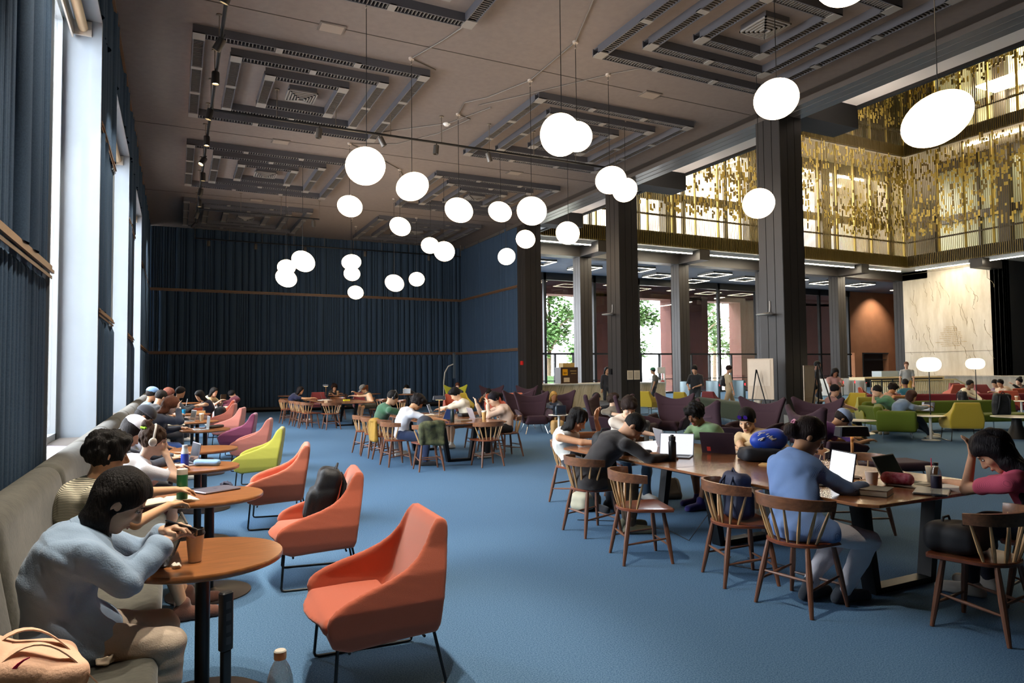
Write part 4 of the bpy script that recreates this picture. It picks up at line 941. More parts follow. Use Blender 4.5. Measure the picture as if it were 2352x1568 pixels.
mb.build('balusters',mat('baluster_cream','#d9c490',.4,metal=.3),e); mb=MB(); mb.box(-1.05,5.1,-.05,.05,.86,.93); mb.tube([(5.1,0,.9),(6.3,0,.4)],.035,8); mb.build('handrail',mat('rail_cream','#d8c18a',.4),e)
mb=MB(); mb.box(-1.2,4.6,.3,1.4,.92,1.08); mb.m=1; mb.box(-1.2,4.4,.25,.3,.8,1.0); mb.build('counter_cap',[mat('cap_cream','#d6c399',.5),DARKM],e)
e=empty('stanchion',(33.0,24.0,0),0,'black belt stanchions lined up before the turnstiles','stanchion'); 
for q in range(5): mb=MB(); mb.tube([(q*.9,0,0),(q*.9,0,.95)],.03,8); mb.build('post',STEELB,e)
mb=MB(); mb.box(0,3.6,-.01,.01,.85,.9); mb.build('belt',STEELB,e)
e=empty('sign_post',(22.9,28.4,0),0,'white sign post with a round red no entry sign beside the gates','sign')
mb=MB(); mb.tube([(0,0,0),(0,0,1.75)],.05,8); mb.build('pole',WHITE,e); mb=MB(); mb.box(-.5,-.02,-.06,-.04,1.42,1.75); mb.build('upper_panel',WHITE,e)
mb=MB(); mb.box(-.42,.05,-.06,-.04,.75,1.1); p=mb.build('lower_panel',WHITE,e); mb=MB(); mb.lathe([(.14,-.005),(.14,.005)],20); o=mb.build('no_entry_disc',mat('sign_red','#b52a25',.5),p); o.rotation_euler=(PI/2,0,0); o.location=(-.18,-.065,.93)
mb=MB(); mb.box(-.27,-.09,-.075,-.071,.91,.95); mb.build('white_bar',WHITE,p)
# wall fittings on columns and returns
mb=MB(); mb.box(12.46,12.5,24.0+.1,24.0+.25,2.05,2.2); 
e=empty('fire_alarm',(12.46,24.35,1.95),0,'small red fire alarm on the side of the far column','alarm'); mb=MB(); mb.box(0,.04,-.1,.1,-.08,.08); mb.build('housing',mat('alarm_red','#c4231c',.4),e)
for i,(y,z,l) in enumerate([(11.4,2.9,'nearest column'),(17.8,3.4,'middle column')]):
    e=empty('access_antenna',(12.5,y+.2,z),0,'pale round shelf like fitting with a bent stem on the %s'%l,'fitting','column fittings'); mb=MB(); mb.lathe([(.05,.03),(.17,.015),(.19,0),(.17,-.02),(.02,-.03)],24,-.2,0); mb.build('disc',mat('fit_grey','#a9a49c',.4),e); mb=MB(); mb.tube([(-.2,0,.02),(-.03,0,.06),(-.015,0,.2),(-.015,0,.32)],.014,8); mb.build('stem',_mats['fit_grey'],e)
    mb=MB(); mb.box(12.46,12.5,y+.28,y+.4,1.5,1.68); tag(mb.build('card_reader',STEELB),'small black wall box on the %s'%l,'wall box')
e=empty('notice_board',(12.95,17.58,1.45),0,'pair of framed paper notices on the middle column','notice')
for k,xo in enumerate((-.24,.02)):
    mb=MB(); mb.box(xo,xo+.22,-.012,0,-.12,.17); p=mb.build('notice_sheet',mat('notice_pale','#d9c9ac',.7),e); mb=MB()
    for q in range(9): mb.box(xo+.03,xo+.18,-.014,-.0125,-.08+q*.024,-.072+q*.024)
    mb.build('text_lines',mat('text_line_brown','#a08f74',.8),p)
# ================= PEOPLE =================
def V3(*a): return np.array(a,float)
def nrm(v): v=np.array(v,float); return v/max(np.linalg.norm(v),1e-9)
def rot_about(v,ax,a):
    return np.array(Matrix.Rotation(a,3,Vector(ax))@Vector(v))
def ik(a,b,l1,l2,pole):
    a=np.array(a,float); b=np.array(b,float); d=b-a; L=np.linalg.norm(d); m=(l1+l2)*.995
    if L>m: b=a+d/L*m; d=b-a; L=m
    if L<abs(l1-l2)+.02: L=abs(l1-l2)+.02; b=a+nrm(d)*L; d=b-a
    n=d/L; x=(l1*l1-l2*l2+L*L)/(2*L); h=math.sqrt(max(l1*l1-x*x,0)); p=np.array(pole,float); p=p-p.dot(n)*n
    return a+n*x+nrm(p)*h,b
def cloth(c,**k): return mat('cloth_%s%s'%(c[1:],''.join(k.keys())),c,.9,bump=.25,bscale=160,sheen=.2,**k)
def lift(c):
    v=[int(c[i:i+2],16)/255 for i in (1,3,5)]; return [min(1,x**.82) for x in v]
def person(loc,deg,label,head=(.12,0,1.20),look=(35,0),roll=0,hands=((.42,.14,.77),(.42,-.14,.77)),feet=((.45,.12),(.42,-.13)),seat=.45,s=1.0,h=.012,
           skin='#c98f6b',hair='short',hc='#1a1310',top='#d9d3c6',sleeve=.55,bottom='#23262e',leg=1.0,shoe='#dcd8d0',hat=None,hatc='#7c8698',phones=None,wide=1.0,curl=.5,
           pole=((-.1,.8,-1),(-.1,-.8,-1)),stand=False,hlen=.3,knee=((.2,.1,1),(.2,-.1,1)),tops=None,neckline=.0,palm=None,collar=False,wrk=1.0,loose=0.0,extra=None,elb=(None,None),legs=True,torso_r=1.0,top_hem=None):
    root=empty('person',(loc[0],loc[1],loc[2] if len(loc)>2 else 0),R(deg),label,'person')
    SK=mat('skin_'+skin[1:],lift(skin),.55,noise=.06,nscale=30,spec=.35); HM=mat('hair_'+hc[1:],hc,.62,noise=.4,nscale=7,stretch=(22,22,3),spec=.2,bump=.9,bscale=6)
    z0=seat+.10 if not stand else .93*s
    pel=V3(0,0,z0); Hc=V3(*head); pit,yaw=R(look[0]),R(look[1])
    f=V3(math.cos(yaw)*math.cos(pit),math.sin(yaw)*math.cos(pit),-math.sin(pit)); l=V3(-math.sin(yaw),math.cos(yaw),0); u=np.cross(f,l)
    if roll: l=rot_about(l,f,R(roll)); u=rot_about(u,f,R(roll))
    c7=Hc-u*.125*s-f*.045*s-V3(.012,0,.06)*s
    dist=np.linalg.norm(c7-pel); Lsp=.50*s
    if dist>Lsp*1.12: pel=c7-(c7-pel)/dist*Lsp*1.12
    up=nrm(c7-pel); bk=nrm(V3(-1,0,0)-up*(-up[0])); bulge=math.sqrt(max((Lsp/2)**2-(min(dist,Lsp)/2)**2,0))*.55
    lat=V3(0,1,0)+V3(-l[0]*.0,0,0); mid=(pel+c7)/2+bk*(bulge+.015)
    ch=mid+(c7-mid)*.55+bk*.01; W=.165*s*wide
    sh=[c7+lat*sg*W-V3(0,0,.082)*s+nrm(c7-mid)*.01 for sg in (1,-1)]
    T=torso_r*s
    tor=[(pel,mid,.108*T,.098*T,1.42),(mid,ch,.098*T,.108*T,1.42),(ch,c7-up*.05,.108*T,.062*T,1.40)]
    el=[];wr=[]
    for i in range(2):
        e,w_=ik(sh[i],V3(*hands[i]),.285*s,.25*s,pole[i])
        if elb[i] is not None:
            e=V3(*elb[i]); d=e-sh[i]; n_=np.linalg.norm(d)
            if n_>.33*s: e=sh[i]+d/n_*.33*s
            w_=e+nrm(V3(*hands[i])-e)*.25*s
        el.append(e); wr.append(w_)
    def arm(S,i,r=0.0,t0=0,t1=2.0,k=.02):
        a,b,c=sh[i],el[i],wr[i]
        if t1<=1: S.cap(a,a+(b-a)*t1,.047*s+r,(.047-.012*t1)*s+r*1.25,k=k)
        else: S.cap(a,b,.047*s+r,.037*s+r,k=k); S.cap(b,b+(c-b)*(t1-1),.038*s+r,(.038-.013*(t1-1))*s+r,k=k)
    hip=[pel+lat*sg*.088*s-V3(0,0,.015) for sg in (1,-1)]; kn=[];an=[]
    for i in range(2):
        ft=feet[i]; A=V3(ft[0],ft[1],(ft[2] if len(ft)>2 else 0)+.085)
        kk,aa=ik(hip[i],A,.43*s,.41*s,knee[i]); kn.append(kk); an.append(aa)
    def legp(S,i,r=0.0,t1=2.0,k=.03):
        a,b,c=hip[i],kn[i],an[i]
        if t1<=1: S.cap(a,a+(b-a)*t1,.082*s+r,(.082-.026*t1)*s+r*1.3,k=k)
        else: S.cap(a,b,.082*s+r,.055*s+r,k=k); m=b+(c-b)*.35; q=(t1-1); S.cap(b,b+(c-b)*min(q,.35),.054*s+r,.052*s+r,k=.02)
        if t1>1.35: S.cap(m,b+(c-b)*q,.052*s+r,(.052-.02*(q-.35)/.65)*s+r,k=.02)
    # ---- body ----
    B=SDF(h)
    for a,b,ra,rb,ks in tor: B.cap(a,b,ra*.93,rb*.93,k=.05,side=lat,ks=ks)
    B.cap(sh[0],sh[1],.042*s,k=.06); B.cap(c7-up*.03,Hc-u*.05*s-f*.015,.052*s,.049*s,k=.03)
    for i in range(2): arm(B,i); 
    if legs:
        for i in range(2): legp(B,i); fd=nrm(V3(1,(.12 if i==0 else -.12),0)); B.cap(an[i]-V3(0,0,.045),an[i]-V3(0,0,.05)+fd*.13*s,.034,.026,k=.03)
    # head
    hs=s*1.12
    B.ell(Hc+hs*(-f*.008+u*.022),V3(.097,.075,.098)*hs,rot=np.stack([f,l,u],1),k=.03); B.ell(Hc+hs*(f*.028-u*.045),V3(.062,.055,.068)*hs,rot=np.stack([f,l,u],1),k=.035)
    B.ell(Hc+hs*(f*.066-u*.098),V3(.022,.028,.018)*hs,rot=np.stack([f,l,u],1),k=.03)
    if h<.02:
        for sg in (1,-1):
            B.ell(Hc+hs*(f*.104+l*sg*.034+u*.004),V3(.022,.021,.014)*hs,rot=np.stack([f,l,u],1),k=.015,cut=True)
            B.ell(Hc+hs*(-f*.012+l*sg*.078-u*.008),V3(.017,.009,.031)*hs,rot=np.stack([nrm(f-l*sg*.3),l,u],1),k=.008)
            B.ell(Hc+hs*(f*.062+l*sg*.038-u*.028),V3(.022,.022,.018)*hs,k=.02)
        B.cap(Hc+(f*.088+u*.016)*hs,Hc+(f*.112-u*.028)*hs,.0075*hs,.0125*hs,k=.012); B.ell(Hc+hs*(f*.098-u*.034),V3(.014,.019,.010)*hs,rot=np.stack([f,l,u],1),k=.008)
        B.cap(Hc+hs*(f*.085+l*.035+u*.026),Hc+hs*(f*.085-l*.035+u*.026),.009,k=.014)
        B.ell(Hc+hs*(f*.090-u*.066),V3(.012,.022,.010)*hs,rot=np.stack([f,l,u],1),k=.012)
    for i in range(2):
        sg=1 if i==0 else -1; d=nrm(wr[i]-el[i])
        if palm and palm[i] is not None: d=nrm(palm[i])
        elif wr[i][2]<.86 and not stand: d=nrm(V3(d[0],d[1],max(min(d[2],.05),-.25)))
        nb=nrm(np.cross(d,V3(0,0,1)) if abs(d[2])<.92 else lat); dn=np.cross(nb,d); dn=-dn if dn[2]>0 and abs(d[2])<.92 else dn   # dn = palm side
        thumbside=-sg if np.dot(nb,lat)>0 else sg
        cpt=wr[i]+d*.045*s
        B.box(cpt,V3(.042,.036,.014)*s,rot=np.stack([d,nb,dn],1),rad=.012*s,k=.015)
        fr=max(.0085*s,.55*h)
        for q in range(4):
            o=(q-1.5)*.0205*s; b0=wr[i]+d*.080*s+nb*o; L=(.036,.042,.039,.030)[q if thumbside>0 else 3-q]*s
            d1=nrm(d+dn*curl*.8+nb*(q-1.5)*.06); b1=b0+d1*L; d2=nrm(d+dn*curl*2.0); b2=b1+d2*L*.85
            B.cap(b0-d*.01,b1,fr*1.05,fr,k=.006); B.cap(b1,b2,fr,fr*.85,k=.004)
        t0=wr[i]+d*.028*s+nb*thumbside*.026*s; t1=t0+nrm(d*.7+nb*thumbside*.75+dn*.35)*.036*s; t2=t1+nrm(d*1+nb*thumbside*.1+dn*.5)*.030*s
        B.cap(t0,t1,fr*1.35,fr*1.15,k=.01); B.cap(t1,t2,fr*1.15,fr*.95,k=.005)
    B.build('body',SK,root)
    # ---- face details ----
    if h<.016:
        EY=mat('eye_dark','#1a120e',.2)
        for sg in (1,-1):
            c=Hc+hs*(f*.0795+l*sg*.033+u*.003); rows=[]
            mb=MB(); n=12
            M=Matrix(((f[0],l[0],u[0],c[0]),(f[1],l[1],u[1],c[1]),(f[2],l[2],u[2],c[2]),(0,0,0,1)))
            mb.M=M; mb.loft([[(.012*math.sin(a),.0135*math.cos(b)*math.cos(a),.0085*math.sin(b)*math.cos(a)) for b in [2*PI*k/n for k in range(n)]] for a in (0,.5,1.0,1.45)]); mb.m=1
            mb.loft([[(.0128*math.sin(a)+.001,.0062*math.cos(b)*math.cos(a),-.001+.0062*math.sin(b)*math.cos(a)) for b in [2*PI*k/n for k in range(n)]] for a in (.4,.9,1.4)])
            mb.build('eye',[mat('eye_white','#cfc6ba',.3),EY],root)
            mb=MB(); mb.M=M; mb.tube([(.006,-.018,.024),(.0135,-.006,.029),(.0125,.007,.028),(.003,.018,.023)],[.0022,.0036,.0034,.0018],6); mb.build('eyebrow',HM,root)
            mb=MB(); mb.M=M; mb.tube([(.004,-.015,.002),(.0125,-.005,.0075),(.0125,.006,.0072),(.004,.015,.001)],[.0012,.002,.002,.0012],5); mb.build('eyelash',EY,root)
        mb=MB(); c=Hc+f*.099*hs-u*.066*hs; M=Matrix(((f[0],l[0],u[0],c[0]),(f[1],l[1],u[1],c[1]),(f[2],l[2],u[2],c[2]),(0,0,0,1))); mb.M=M
        mb.tube([(-.008,-.023,0),(.0,-.010,.003),(.002,0,.0015),(.0,.010,.003),(-.008,.023,0)],[.001,.0042,.004,.0042,.001],7); mb.tube([(-.008,-.021,-.002),(-.0005,-.009,-.006),(.0,.0,-.007),(-.0005,.009,-.006),(-.008,.021,-.002)],[.001,.0045,.005,.0045,.001],7)
        mb.build('lips',mat('lips','#9c4f48' if skin not in('#6b432d','#7a4e34') else '#6e3732',.45),root)
    # ---- hair ----
    rotH=np.stack([f,l,u],1); hh=max(h,.008)
    def fb(dx,dy,dz): return Hc+f*dx*hs+l*dy*hs+u*dz*hs
    if hair!='none':
        S=SDF(hh); vol={'short':1.0,'crop':.955,'curly':1.10,'mop':1.07,'long':1.03,'bun':1.0,'pony':1.0,'bob':1.06,'wavy':1.06,'afro':1.28,'tied':1.0,'braids':1.02}[hair]
        S.ell(fb(-.012,0,.030),V3(.106,.086,.103)*hs*vol,rot=rotH,k=.02)
        if hair in('mop','curly'): S.ell(fb(.045,0,.085),V3(.065,.075,.038)*hs*vol,rot=rotH,k=.03)
        cutd=.095 if hair in('mop','long','bob','wavy') else .085
        if hair in('long','bob','wavy','braids'): S.ell(fb(.098,0,-.035),V3(.100,.078,.104)*hs,rot=rotH,k=.012,cut=True)
        else: S.ell(fb(.105,0,-.045),V3(.100,.094,cutd)*hs,rot=rotH,k=.012,cut=True)
        if hair in('short','crop','mop','curly','bun','pony','tied','braids'):
            S.ell(fb(.04,0,-.10),V3(.12,.12,.075)*hs,rot=rotH,k=.015,cut=True)
        back=nrm(-f*V3(1,1,0)+1e-6)
        if hair in('long','wavy','braids','bob'):
            L=hlen if hair!='bob' else hlen
            for q in range(9):
                t=-1+q/4; ang=t*R(100 if hair!='bob' else 62); dr=back*math.cos(ang)+l*math.sin(ang); rad=V3(0,0,0)+dr
                a=Hc+u*.035*hs+(back*.030)*hs+dr*(.052+.012*abs(t))*hs
                b=Hc-u*.02*hs+back*.022*hs+dr*(.066+.008*abs(t))*hs+V3(0,0,-.05*hs)
                if hair=='bob': e=b+V3(0,0,-1)*(L-.02*abs(t))-dr*.012+f*V3(1,1,0)*.02; S.cap(a,b,.036,.036,k=.025); S.cap(b,e,.036,.022,k=.025)
                else:
                    if abs(t)>.9: continue
                    c=b*V3(.45,.45,0)+(c7+bk*.075+lat*.075*t)*V3(.55,.55,0); c[2]=min(b[2]-.04,c7[2]+.05); e=c+(bk*.10+V3(0,0,-1))*max(L-.08,.03)
                    r=.034; S.cap(a,b,.036,r,k=.03); S.cap(b,c,r,r,k=.03); S.cap(c,e,r,.020,k=.03)
        if hair=='bob': S.cap(fb(.02,.082,.05),fb(.025,.088,.0),.020,.022,k=.02); S.cap(fb(.025,.088,.0),fb(.025,.09,0)+V3(0,0,-hlen*.9),.022,.010,k=.015); S.ell(fb(.010,-.092,-.022),V3(.024,.03,.036)*hs,rot=rotH,k=.012,cut=True)
        if hair=='pony': S.cap(fb(-.10,0,.05),fb(-.16,0,.0),.030,.032,k=.02); S.cap(fb(-.16,0,.0),fb(-.16,0,0)+V3(-.02,0,-hlen),.032,.014,k=.02)
        if hair=='bun': S.ell(fb(-.075,0,.125),V3(.045,.048,.042)*hs,k=.015)
        if hair=='tied': S.ell(fb(-.115,0,-.02),V3(.05,.055,.05)*hs,rot=rotH,k=.025)
        if hair in('curly','wavy','mop','tied','afro','bun'): S.fold({'curly':.010,'mop':.004,'wavy':.007,'tied':.004,'afro':.012,'bun':.006}[hair],{'curly':95,'mop':60,'wavy':55,'tied':70,'afro':80,'bun':90}[hair],int(abs(loc[0]*97))%50)
        else: S.fold(.0025,55,3)
        S.build('hair',HM,root)
    if hat:
        S=SDF(hh); HMt=cloth(hatc); S.ell(fb(-.008,0,.055),V3(.112,.092,.088)*hs,rot=rotH,k=.01); S.plane(fb(0,0,.035),-u); S.build('cap_crown',HMt,root)
        if hat=='cap':
            rr_=[]
            for dz in (0,-.006):
                rr_.append([tuple(fb(.075+.105*math.sin(a)*1.0,.078*math.cos(a),.034-.020*math.sin(a)+dz)) for a in np.linspace(0,PI,15)])
            mb=MB(); mb.loft([rr_[1],rr_[0]],True); mb.build('cap_brim',HMt,root)
    if phones:
        PM=mat('phones_'+phones[1:],phones,.35); mb=MB(); mb.tube([tuple(fb(-.01,.095*math.cos(a),.0+.135*math.sin(a))) for a in np.linspace(0,PI,17)],.010,8)
        hp=mb.build('headphones_band',PM,root)
        for sg in (1,-1): S=SDF(max(h*.8,.006)); S.ell(fb(-.01,.096*sg,-.005),V3(.034,.02,.04),rot=rotH,k=.01); S.build('ear_cup',PM,root)
    # ---- clothes ----
    if top:
        TM=tops or cloth(top); S=SDF(h); r=.016+loose
        for a,b,ra,rb,ks in tor: S.cap(a,b,ra+r,rb+r,k=.05,side=lat,ks=ks*.985)
        S.cap(sh[0],sh[1],.042*s+r,k=.06)
        if sleeve>0:
            for i in range(2): arm(S,i,r*.85,0,sleeve,k=.025)
        if top_hem:
            S.cap(pel+V3(.02,0,0),pel+V3(.03,0,-top_hem),.138*T+loose,.150*T+loose,k=.04,side=lat,ks=1.4)
            for i in range(2): S.cap(hip[i],hip[i]+(kn[i]-hip[i])*.28,.085*s+r+.008,.078*s+r+.01,k=.04)
        S.fold(.0055*wrk,19,int(abs(loc[1]*31))%90); S.fold(.0030*wrk,44,int(abs(loc[0]*31))%90)
        S.cap(c7-up*.02+f*.01,Hc,.050*s+neckline*.02,.058*s,k=.008,cut=True)
        if not stand: S.plane((0,0,seat+.01),(0,0,-1))
        else: S.plane((0,0,z0-.10*s),(0,0,-1))
        if sleeve<=0:
            for sg in (1,-1): S.plane(c7+lat*sg*W*.82,lat*sg)
        S.build('shirt',TM,root)
        if collar:
            mb=MB(); ax=nrm(Hc-c7); e1=nrm(np.cross(ax,lat)); e1=-e1 if e1[0]<0 else e1; o=c7+ax*.005
            rg=[[tuple(o+(e1*math.cos(a)+lat*math.sin(a))*(.062+dr)*s+ax*dz) for a in np.linspace(R(28),R(332),24)] for dr,dz in ((.0,.035),(.012,.03),(.028,-.01),(.022,-.014),(.006,.015))]
            mb.loft(rg,False,False); mb.build('collar',TM,root)
    if bottom and legs:
        S=SDF(h); r=.014; S.cap(pel-V3(0,0,.0),pel+up*.06,.118*s*torso_r,.108*s*torso_r,k=.04,side=lat,ks=1.4)
        for i in range(2): legp(S,i,r,leg*2 if leg>.5 else leg*2)
        S.fold(.005,20,7); S.fold(.002,50,9)
        if not stand: S.plane((0,0,.03),(0,0,-1))
        S.build('trousers' if leg>.75 else 'shorts',cloth(bottom),root)
    if shoe and legs:
        for i in range(2):
            fd=nrm(V3(1,(.12 if i==0 else -.12),0)); z=an[i][2]-.085; c=V3(an[i][0],an[i][1],z)
            S=SDF(max(h*.9,.008)); S.cap(c+V3(0,0,.055)-fd*.03,c+fd*.15*s+V3(0,0,.040),.045,.036,k=.02); S.cap(c+V3(0,0,.08),c+V3(0,0,.115),.046,.044,k=.02); S.cap(c-fd*.05+V3(0,0,.03),c+fd*.19*s+V3(0,0,.03),.042,.044,k=.02); S.plane(c+V3(0,0,.004),(0,0,-1)); S.build('shoe',cloth(shoe),root)
    if extra: extra(root,dict(f=f,l=l,u=u,Hc=Hc,c7=c7,wr=wr,el=el,sh=sh,fb=fb,h=h,pel=pel,kn=kn,mid=mid))
    return root
# ================= PEOPLE IN PLACE =================
def pw(label,loc,deg,hw,hands=None,**k):
    a=R(deg); c,s_=math.cos(a),math.sin(a)
    def L(p): x,y=p[0]-loc[0],p[1]-loc[1]; return (x*c+y*s_,-x*s_+y*c,p[2]-(loc[2] if len(loc)>2 else 0))
    k['head']=L(hw)
    if hands: k['hands']=tuple(L(p) for p in hands)
    if 'elb' in k: k['elb']=tuple(None if p is None else L(p) for p in k['elb'])
    d=math.hypot(loc[0],loc[1])
    if 'h' not in k: k['h']=min(.026,max(.0065,d*.0013))
    return person(loc,deg,label,**k)
WP='person '
def stripes(name,c1,c2,sc,ax='Z'):
    m_=mat(name,c1,.9,kind='wave',col2=c2,nscale=sc)
    for n in m_.node_tree.nodes:
        if n.type=='TEX_WAVE': n.bands_direction=ax; n.inputs['Distortion'].default_value=.6; n.inputs['Detail'].default_value=1
    return m_
SKL='#d8a583'; SKM='#b87f5a'; SKD='#6b432d'; SKT='#c68e66'
BLK='#15100e'; BRN='#3a241a'
def clip_hair(root,q,col='#c77f9a'):
    mb=MB(); c=q['fb'](-.13,0,.035); mb.tube([tuple(c+q['l']*.03*math.cos(a)+q['u']*.018*math.sin(a)) for a in np.linspace(0,2*PI,13)],.008,6); mb.build('hair_clip',mat('clip_'+col[1:],col,.3),root)
def scrunchie(root,q):
    mb=MB(); c=q['fb'](-.07,0,.095); mb.tube([tuple(c+q['l']*.045*math.cos(a)+q['f']*.042*math.sin(a)) for a in np.linspace(0,2*PI,17)],[.011+.003*math.sin(i*3) for i in range(17)],8); mb.build('scrunchie',mat('scrunchie_lime','#a6ea1e',.7),root)
def phone_in_hand(at,rot,label):
    mb=MB(); mb.rbox(-.037,.037,-.075,.075,0,.008,.01); o=mb.build('phone',mat('phone_black','#22242a',.3)); o.location=at; o.rotation_euler=rot; tag(o,label,'phone')
# --- bench row ---
pw('person in a loose blue denim shirt and beige trousers at the nearest round table',(-.42,3.52),4,(-.21,3.50,1.105),((-.04,3.57,.935),(-.03,3.50,.905)),elb=((-.10,3.74,.79),(-.17,3.35,.785)),look=(40,-4),h=.0058,s=.95,skin=SKL,hair='bob',hlen=.11,hc='#16110f',
   top='#8fa5bd',sleeve=1.8,bottom='#c2b09c',collar=True,feet=((.42,.10),(.36,-.10)),palm=((.9,-.5,.3),(.9,.5,.3)),curl=.9,top_hem=.13,shoe='#cfc9bf',wide=1.0,pole=((.0,.45,-1),(-.0,-.45,-1)),wrk=1.35,loose=.014)
phone_in_hand((.035,3.54,.945),(R(25),R(35),R(90)),'dark phone held in both hands by the person in the denim shirt')
pw('person with thick curly black hair and striped tee at the second round table',(-.48,5.15),8,(-.38,5.1,1.15),((.02,5.42,.84),(-.02,5.05,.80)),look=(12,6),h=.0075,skin='#c08a62',hair='curly',hc='#14110f',tops=stripes('tee_striped','#d8cfb6','#6c6a5c',34),sleeve=.6,bottom='#24262e',leg=.55,shoe='#5a3628',feet=((.62,.22),(.55,-.05)),knee=((.2,.35,1),(.2,-.1,1)),curl=.8)
pw('person in a white tee with white headphones and hair piled in a lime green tie',(-.42,6.95),2,(-.16,6.85,1.07),((.02,7.22,.79),(-.05,6.80,.93)),look=(12,4),h=.009,s=.95,skin='#dcab8c',hair='bun',hc='#4a3324',top='#eceaf0',sleeve=.62,bottom='#6a3b34',leg=.42,phones='#e6ddd0',extra=scrunchie,feet=((.45,.12),(.42,-.12)),curl=.9)
pw('person with a white baseball cap and long dark hair at the fourth round table',(-.5,7.75),10,(-.36,7.75,1.10),((-.0,8.0,.80),(-.02,7.75,.80)),look=(38,0),skin=SKL,hair='long',hlen=.22,hc='#191414',top='#3a3f4c',sleeve=1.9,hat='cap',hatc='#ececf2',bottom='#1c1c22')
pw('person in a dark cap and earbuds leaning low over the bench, white sleeve showing',(-.52,9.35),15,(-.33,9.5,1.13),((-.05,9.8,.72),(-.08,9.5,.68)),look=(40,-5),skin='#7a4e34',hair='crop',hc='#100d0c',hat='beanie',hatc='#23252c',top='#dfe2ea',sleeve=.6,bottom='#2a2c33')
pw('person with long wavy brown hair and a navy sweater resting the head on one hand',(-.35,12.0),5,(-.05,12.15,1.16),((.12,12.5,.77),(.06,12.0,1.10)),look=(32,-8),skin='#dcae92',hair='wavy',hlen=.22,hc='#6a3e2a',top='#23293a',sleeve=1.85,bottom='#2b4d8f',palm=(None,(.1,0,1)))
pw('person in a light blue cap and grey shirt on the bench farther along',(-.5,15.6),8,(-.39,15.6,1.25),((.0,15.9,.80),(-.05,15.6,.8)),look=(15,0),skin=SKM,hair='short',hat='cap',hatc='#6f93bd',top='#5d7486',sleeve=.6)
pw('person with black hair and a headband turned away, beside the blue cap',(-.35,14.4),20,(-.22,14.5,1.21),((.0,14.9,.78),(.05,14.5,.78)),look=(35,20),skin=SKL,hair='short',hc=BLK,top='#16161b',sleeve=1.8)
pw('person with reddish hair leaning in behind the navy sweater',(-.3,16.3),0,(-.11,16.4,1.22),((.1,16.7,.78),(.1,16.3,.78)),look=(30,0),skin='#e0b49a',hair='long',hlen=.15,hc='#7b4636',top='#d8d2cc',sleeve=1.5)
pw('person with dark hair and grey sweatshirt holding a tablet on the bench',(-.15,18.8),0,(.15,18.8,1.20),((.45,19.1,.85),(.45,18.7,.85)),look=(15,0),skin='#a8714a',hair='short',hc=BLK,top='#444a52',sleeve=1.9)
pw('person with long dark hair and bare shoulders typing across from the tablet reader',(.75,19.6),185,(.60,19.5,1.08),((.25,19.8,.80),(.25,19.3,.80)),look=(30,0),skin='#d39a72',hair='long',hlen=.25,hc=BLK,top='#1b1a2c',sleeve=0,bottom='#d8b8a2')
pw('person in a pale top behind a dark laptop at the back of the bench row',(.95,23.0),-40,(1.10,22.8,1.09),((1.35,22.9,.85),(1.3,22.6,.85)),look=(20,0),skin='#dcae8c',hair='long',hlen=.2,hc=BLK,top='#cdb58c',sleeve=.4)
pw('person in a maroon hoodie slumped with head in hand by the last armchair',(1.55,23.9),190,(1.70,24.1,.97),((1.3,23.9,.72),(1.45,24.1,.82)),look=(55,0),skin=SKL,hair='short',hc='#111114',top='#5c1a2a',sleeve=1.8,bottom='#d8c2b0',leg=.45,seat=.42)
# --- far table ---
pw('person with long dark hair and navy top, sleeves pushed up, at the far table',(3.6,24.2),-20,(3.88,24.2,1.04),((4.3,24.3,.78),(4.3,23.95,.78)),look=(20,0),skin='#c98a5a',hair='long',hlen=.35,hc='#1d1412',top='#1b1d3c',sleeve=.4,bottom='#1b1d3c')
pw('person with big curly hair behind the paper cup at the back wall',(5.75,28.4),-92,(5.84,28.1,1.03),((5.7,27.9,.80),(6.0,27.9,.80)),look=(8,0),skin='#c08a66',hair='afro',hc='#2a1712',top='#1c1717',sleeve=.6,bottom='#3b3b40')
pw('person in a grey flat cap and sleeveless top with a long auburn ponytail',(5.95,22.6),190,(5.72,22.9,1.08),((5.3,23.0,.86),(5.35,22.75,1.0)),look=(35,0),skin='#dba67c',hair='pony',hlen=.35,hc='#7a4420',hat='cap',hatc='#5a5650',top='#4a4a40',sleeve=0,bottom='#4a4a40',leg=.35,shoe='#181818')
pw('person in black using a silver laptop in the red chair by the back wall',(9.25,28.0),-150,(8.97,28.4,.95),((8.6,27.6,.80),(8.75,27.4,.80)),look=(20,0),skin='#d39f70',hair='short',hc=BLK,top='#1d1a1c',sleeve=.6)
# --- middle table ---
pw('person in a forest green tee with black headphones at the middle table',(3.55,13.2),2,(3.72,12.65,1.165),((4.25,12.9,.78),(4.3,12.6,.80)),look=(28,0),skin='#b98966',hair='crop',hc='#1a1716',top='#2f5a3c',sleeve=.62,phones='#17181d',bottom='#8a8f94',wide=1.1)
pw('person in a white tee and dark jeans hunched over a laptop at the middle table',(3.62,11.78),-8,(3.92,11.78,1.11),((4.40,11.75,.77),(4.38,11.45,.77)),look=(42,0),skin='#b27a50',hair='curly',hc='#1b1413',top='#dfe1e6',sleeve=.6,bottom='#22304f',shoe='#22252a',feet=((.30,.02),(.38,-.22)),wide=1.1)
pw('person in a cream hoodie with floppy black hair writing at the middle table',(5.80,13.9),180,(5.55,14.05,1.155),((5.0,14.1,.80),(5.05,13.8,.80)),look=(38,0),skin='#dba883',hair='mop',hc='#121014',top='#e2d9c3',sleeve=1.9,bottom='#7b5a44',leg=.45,wide=1.1)
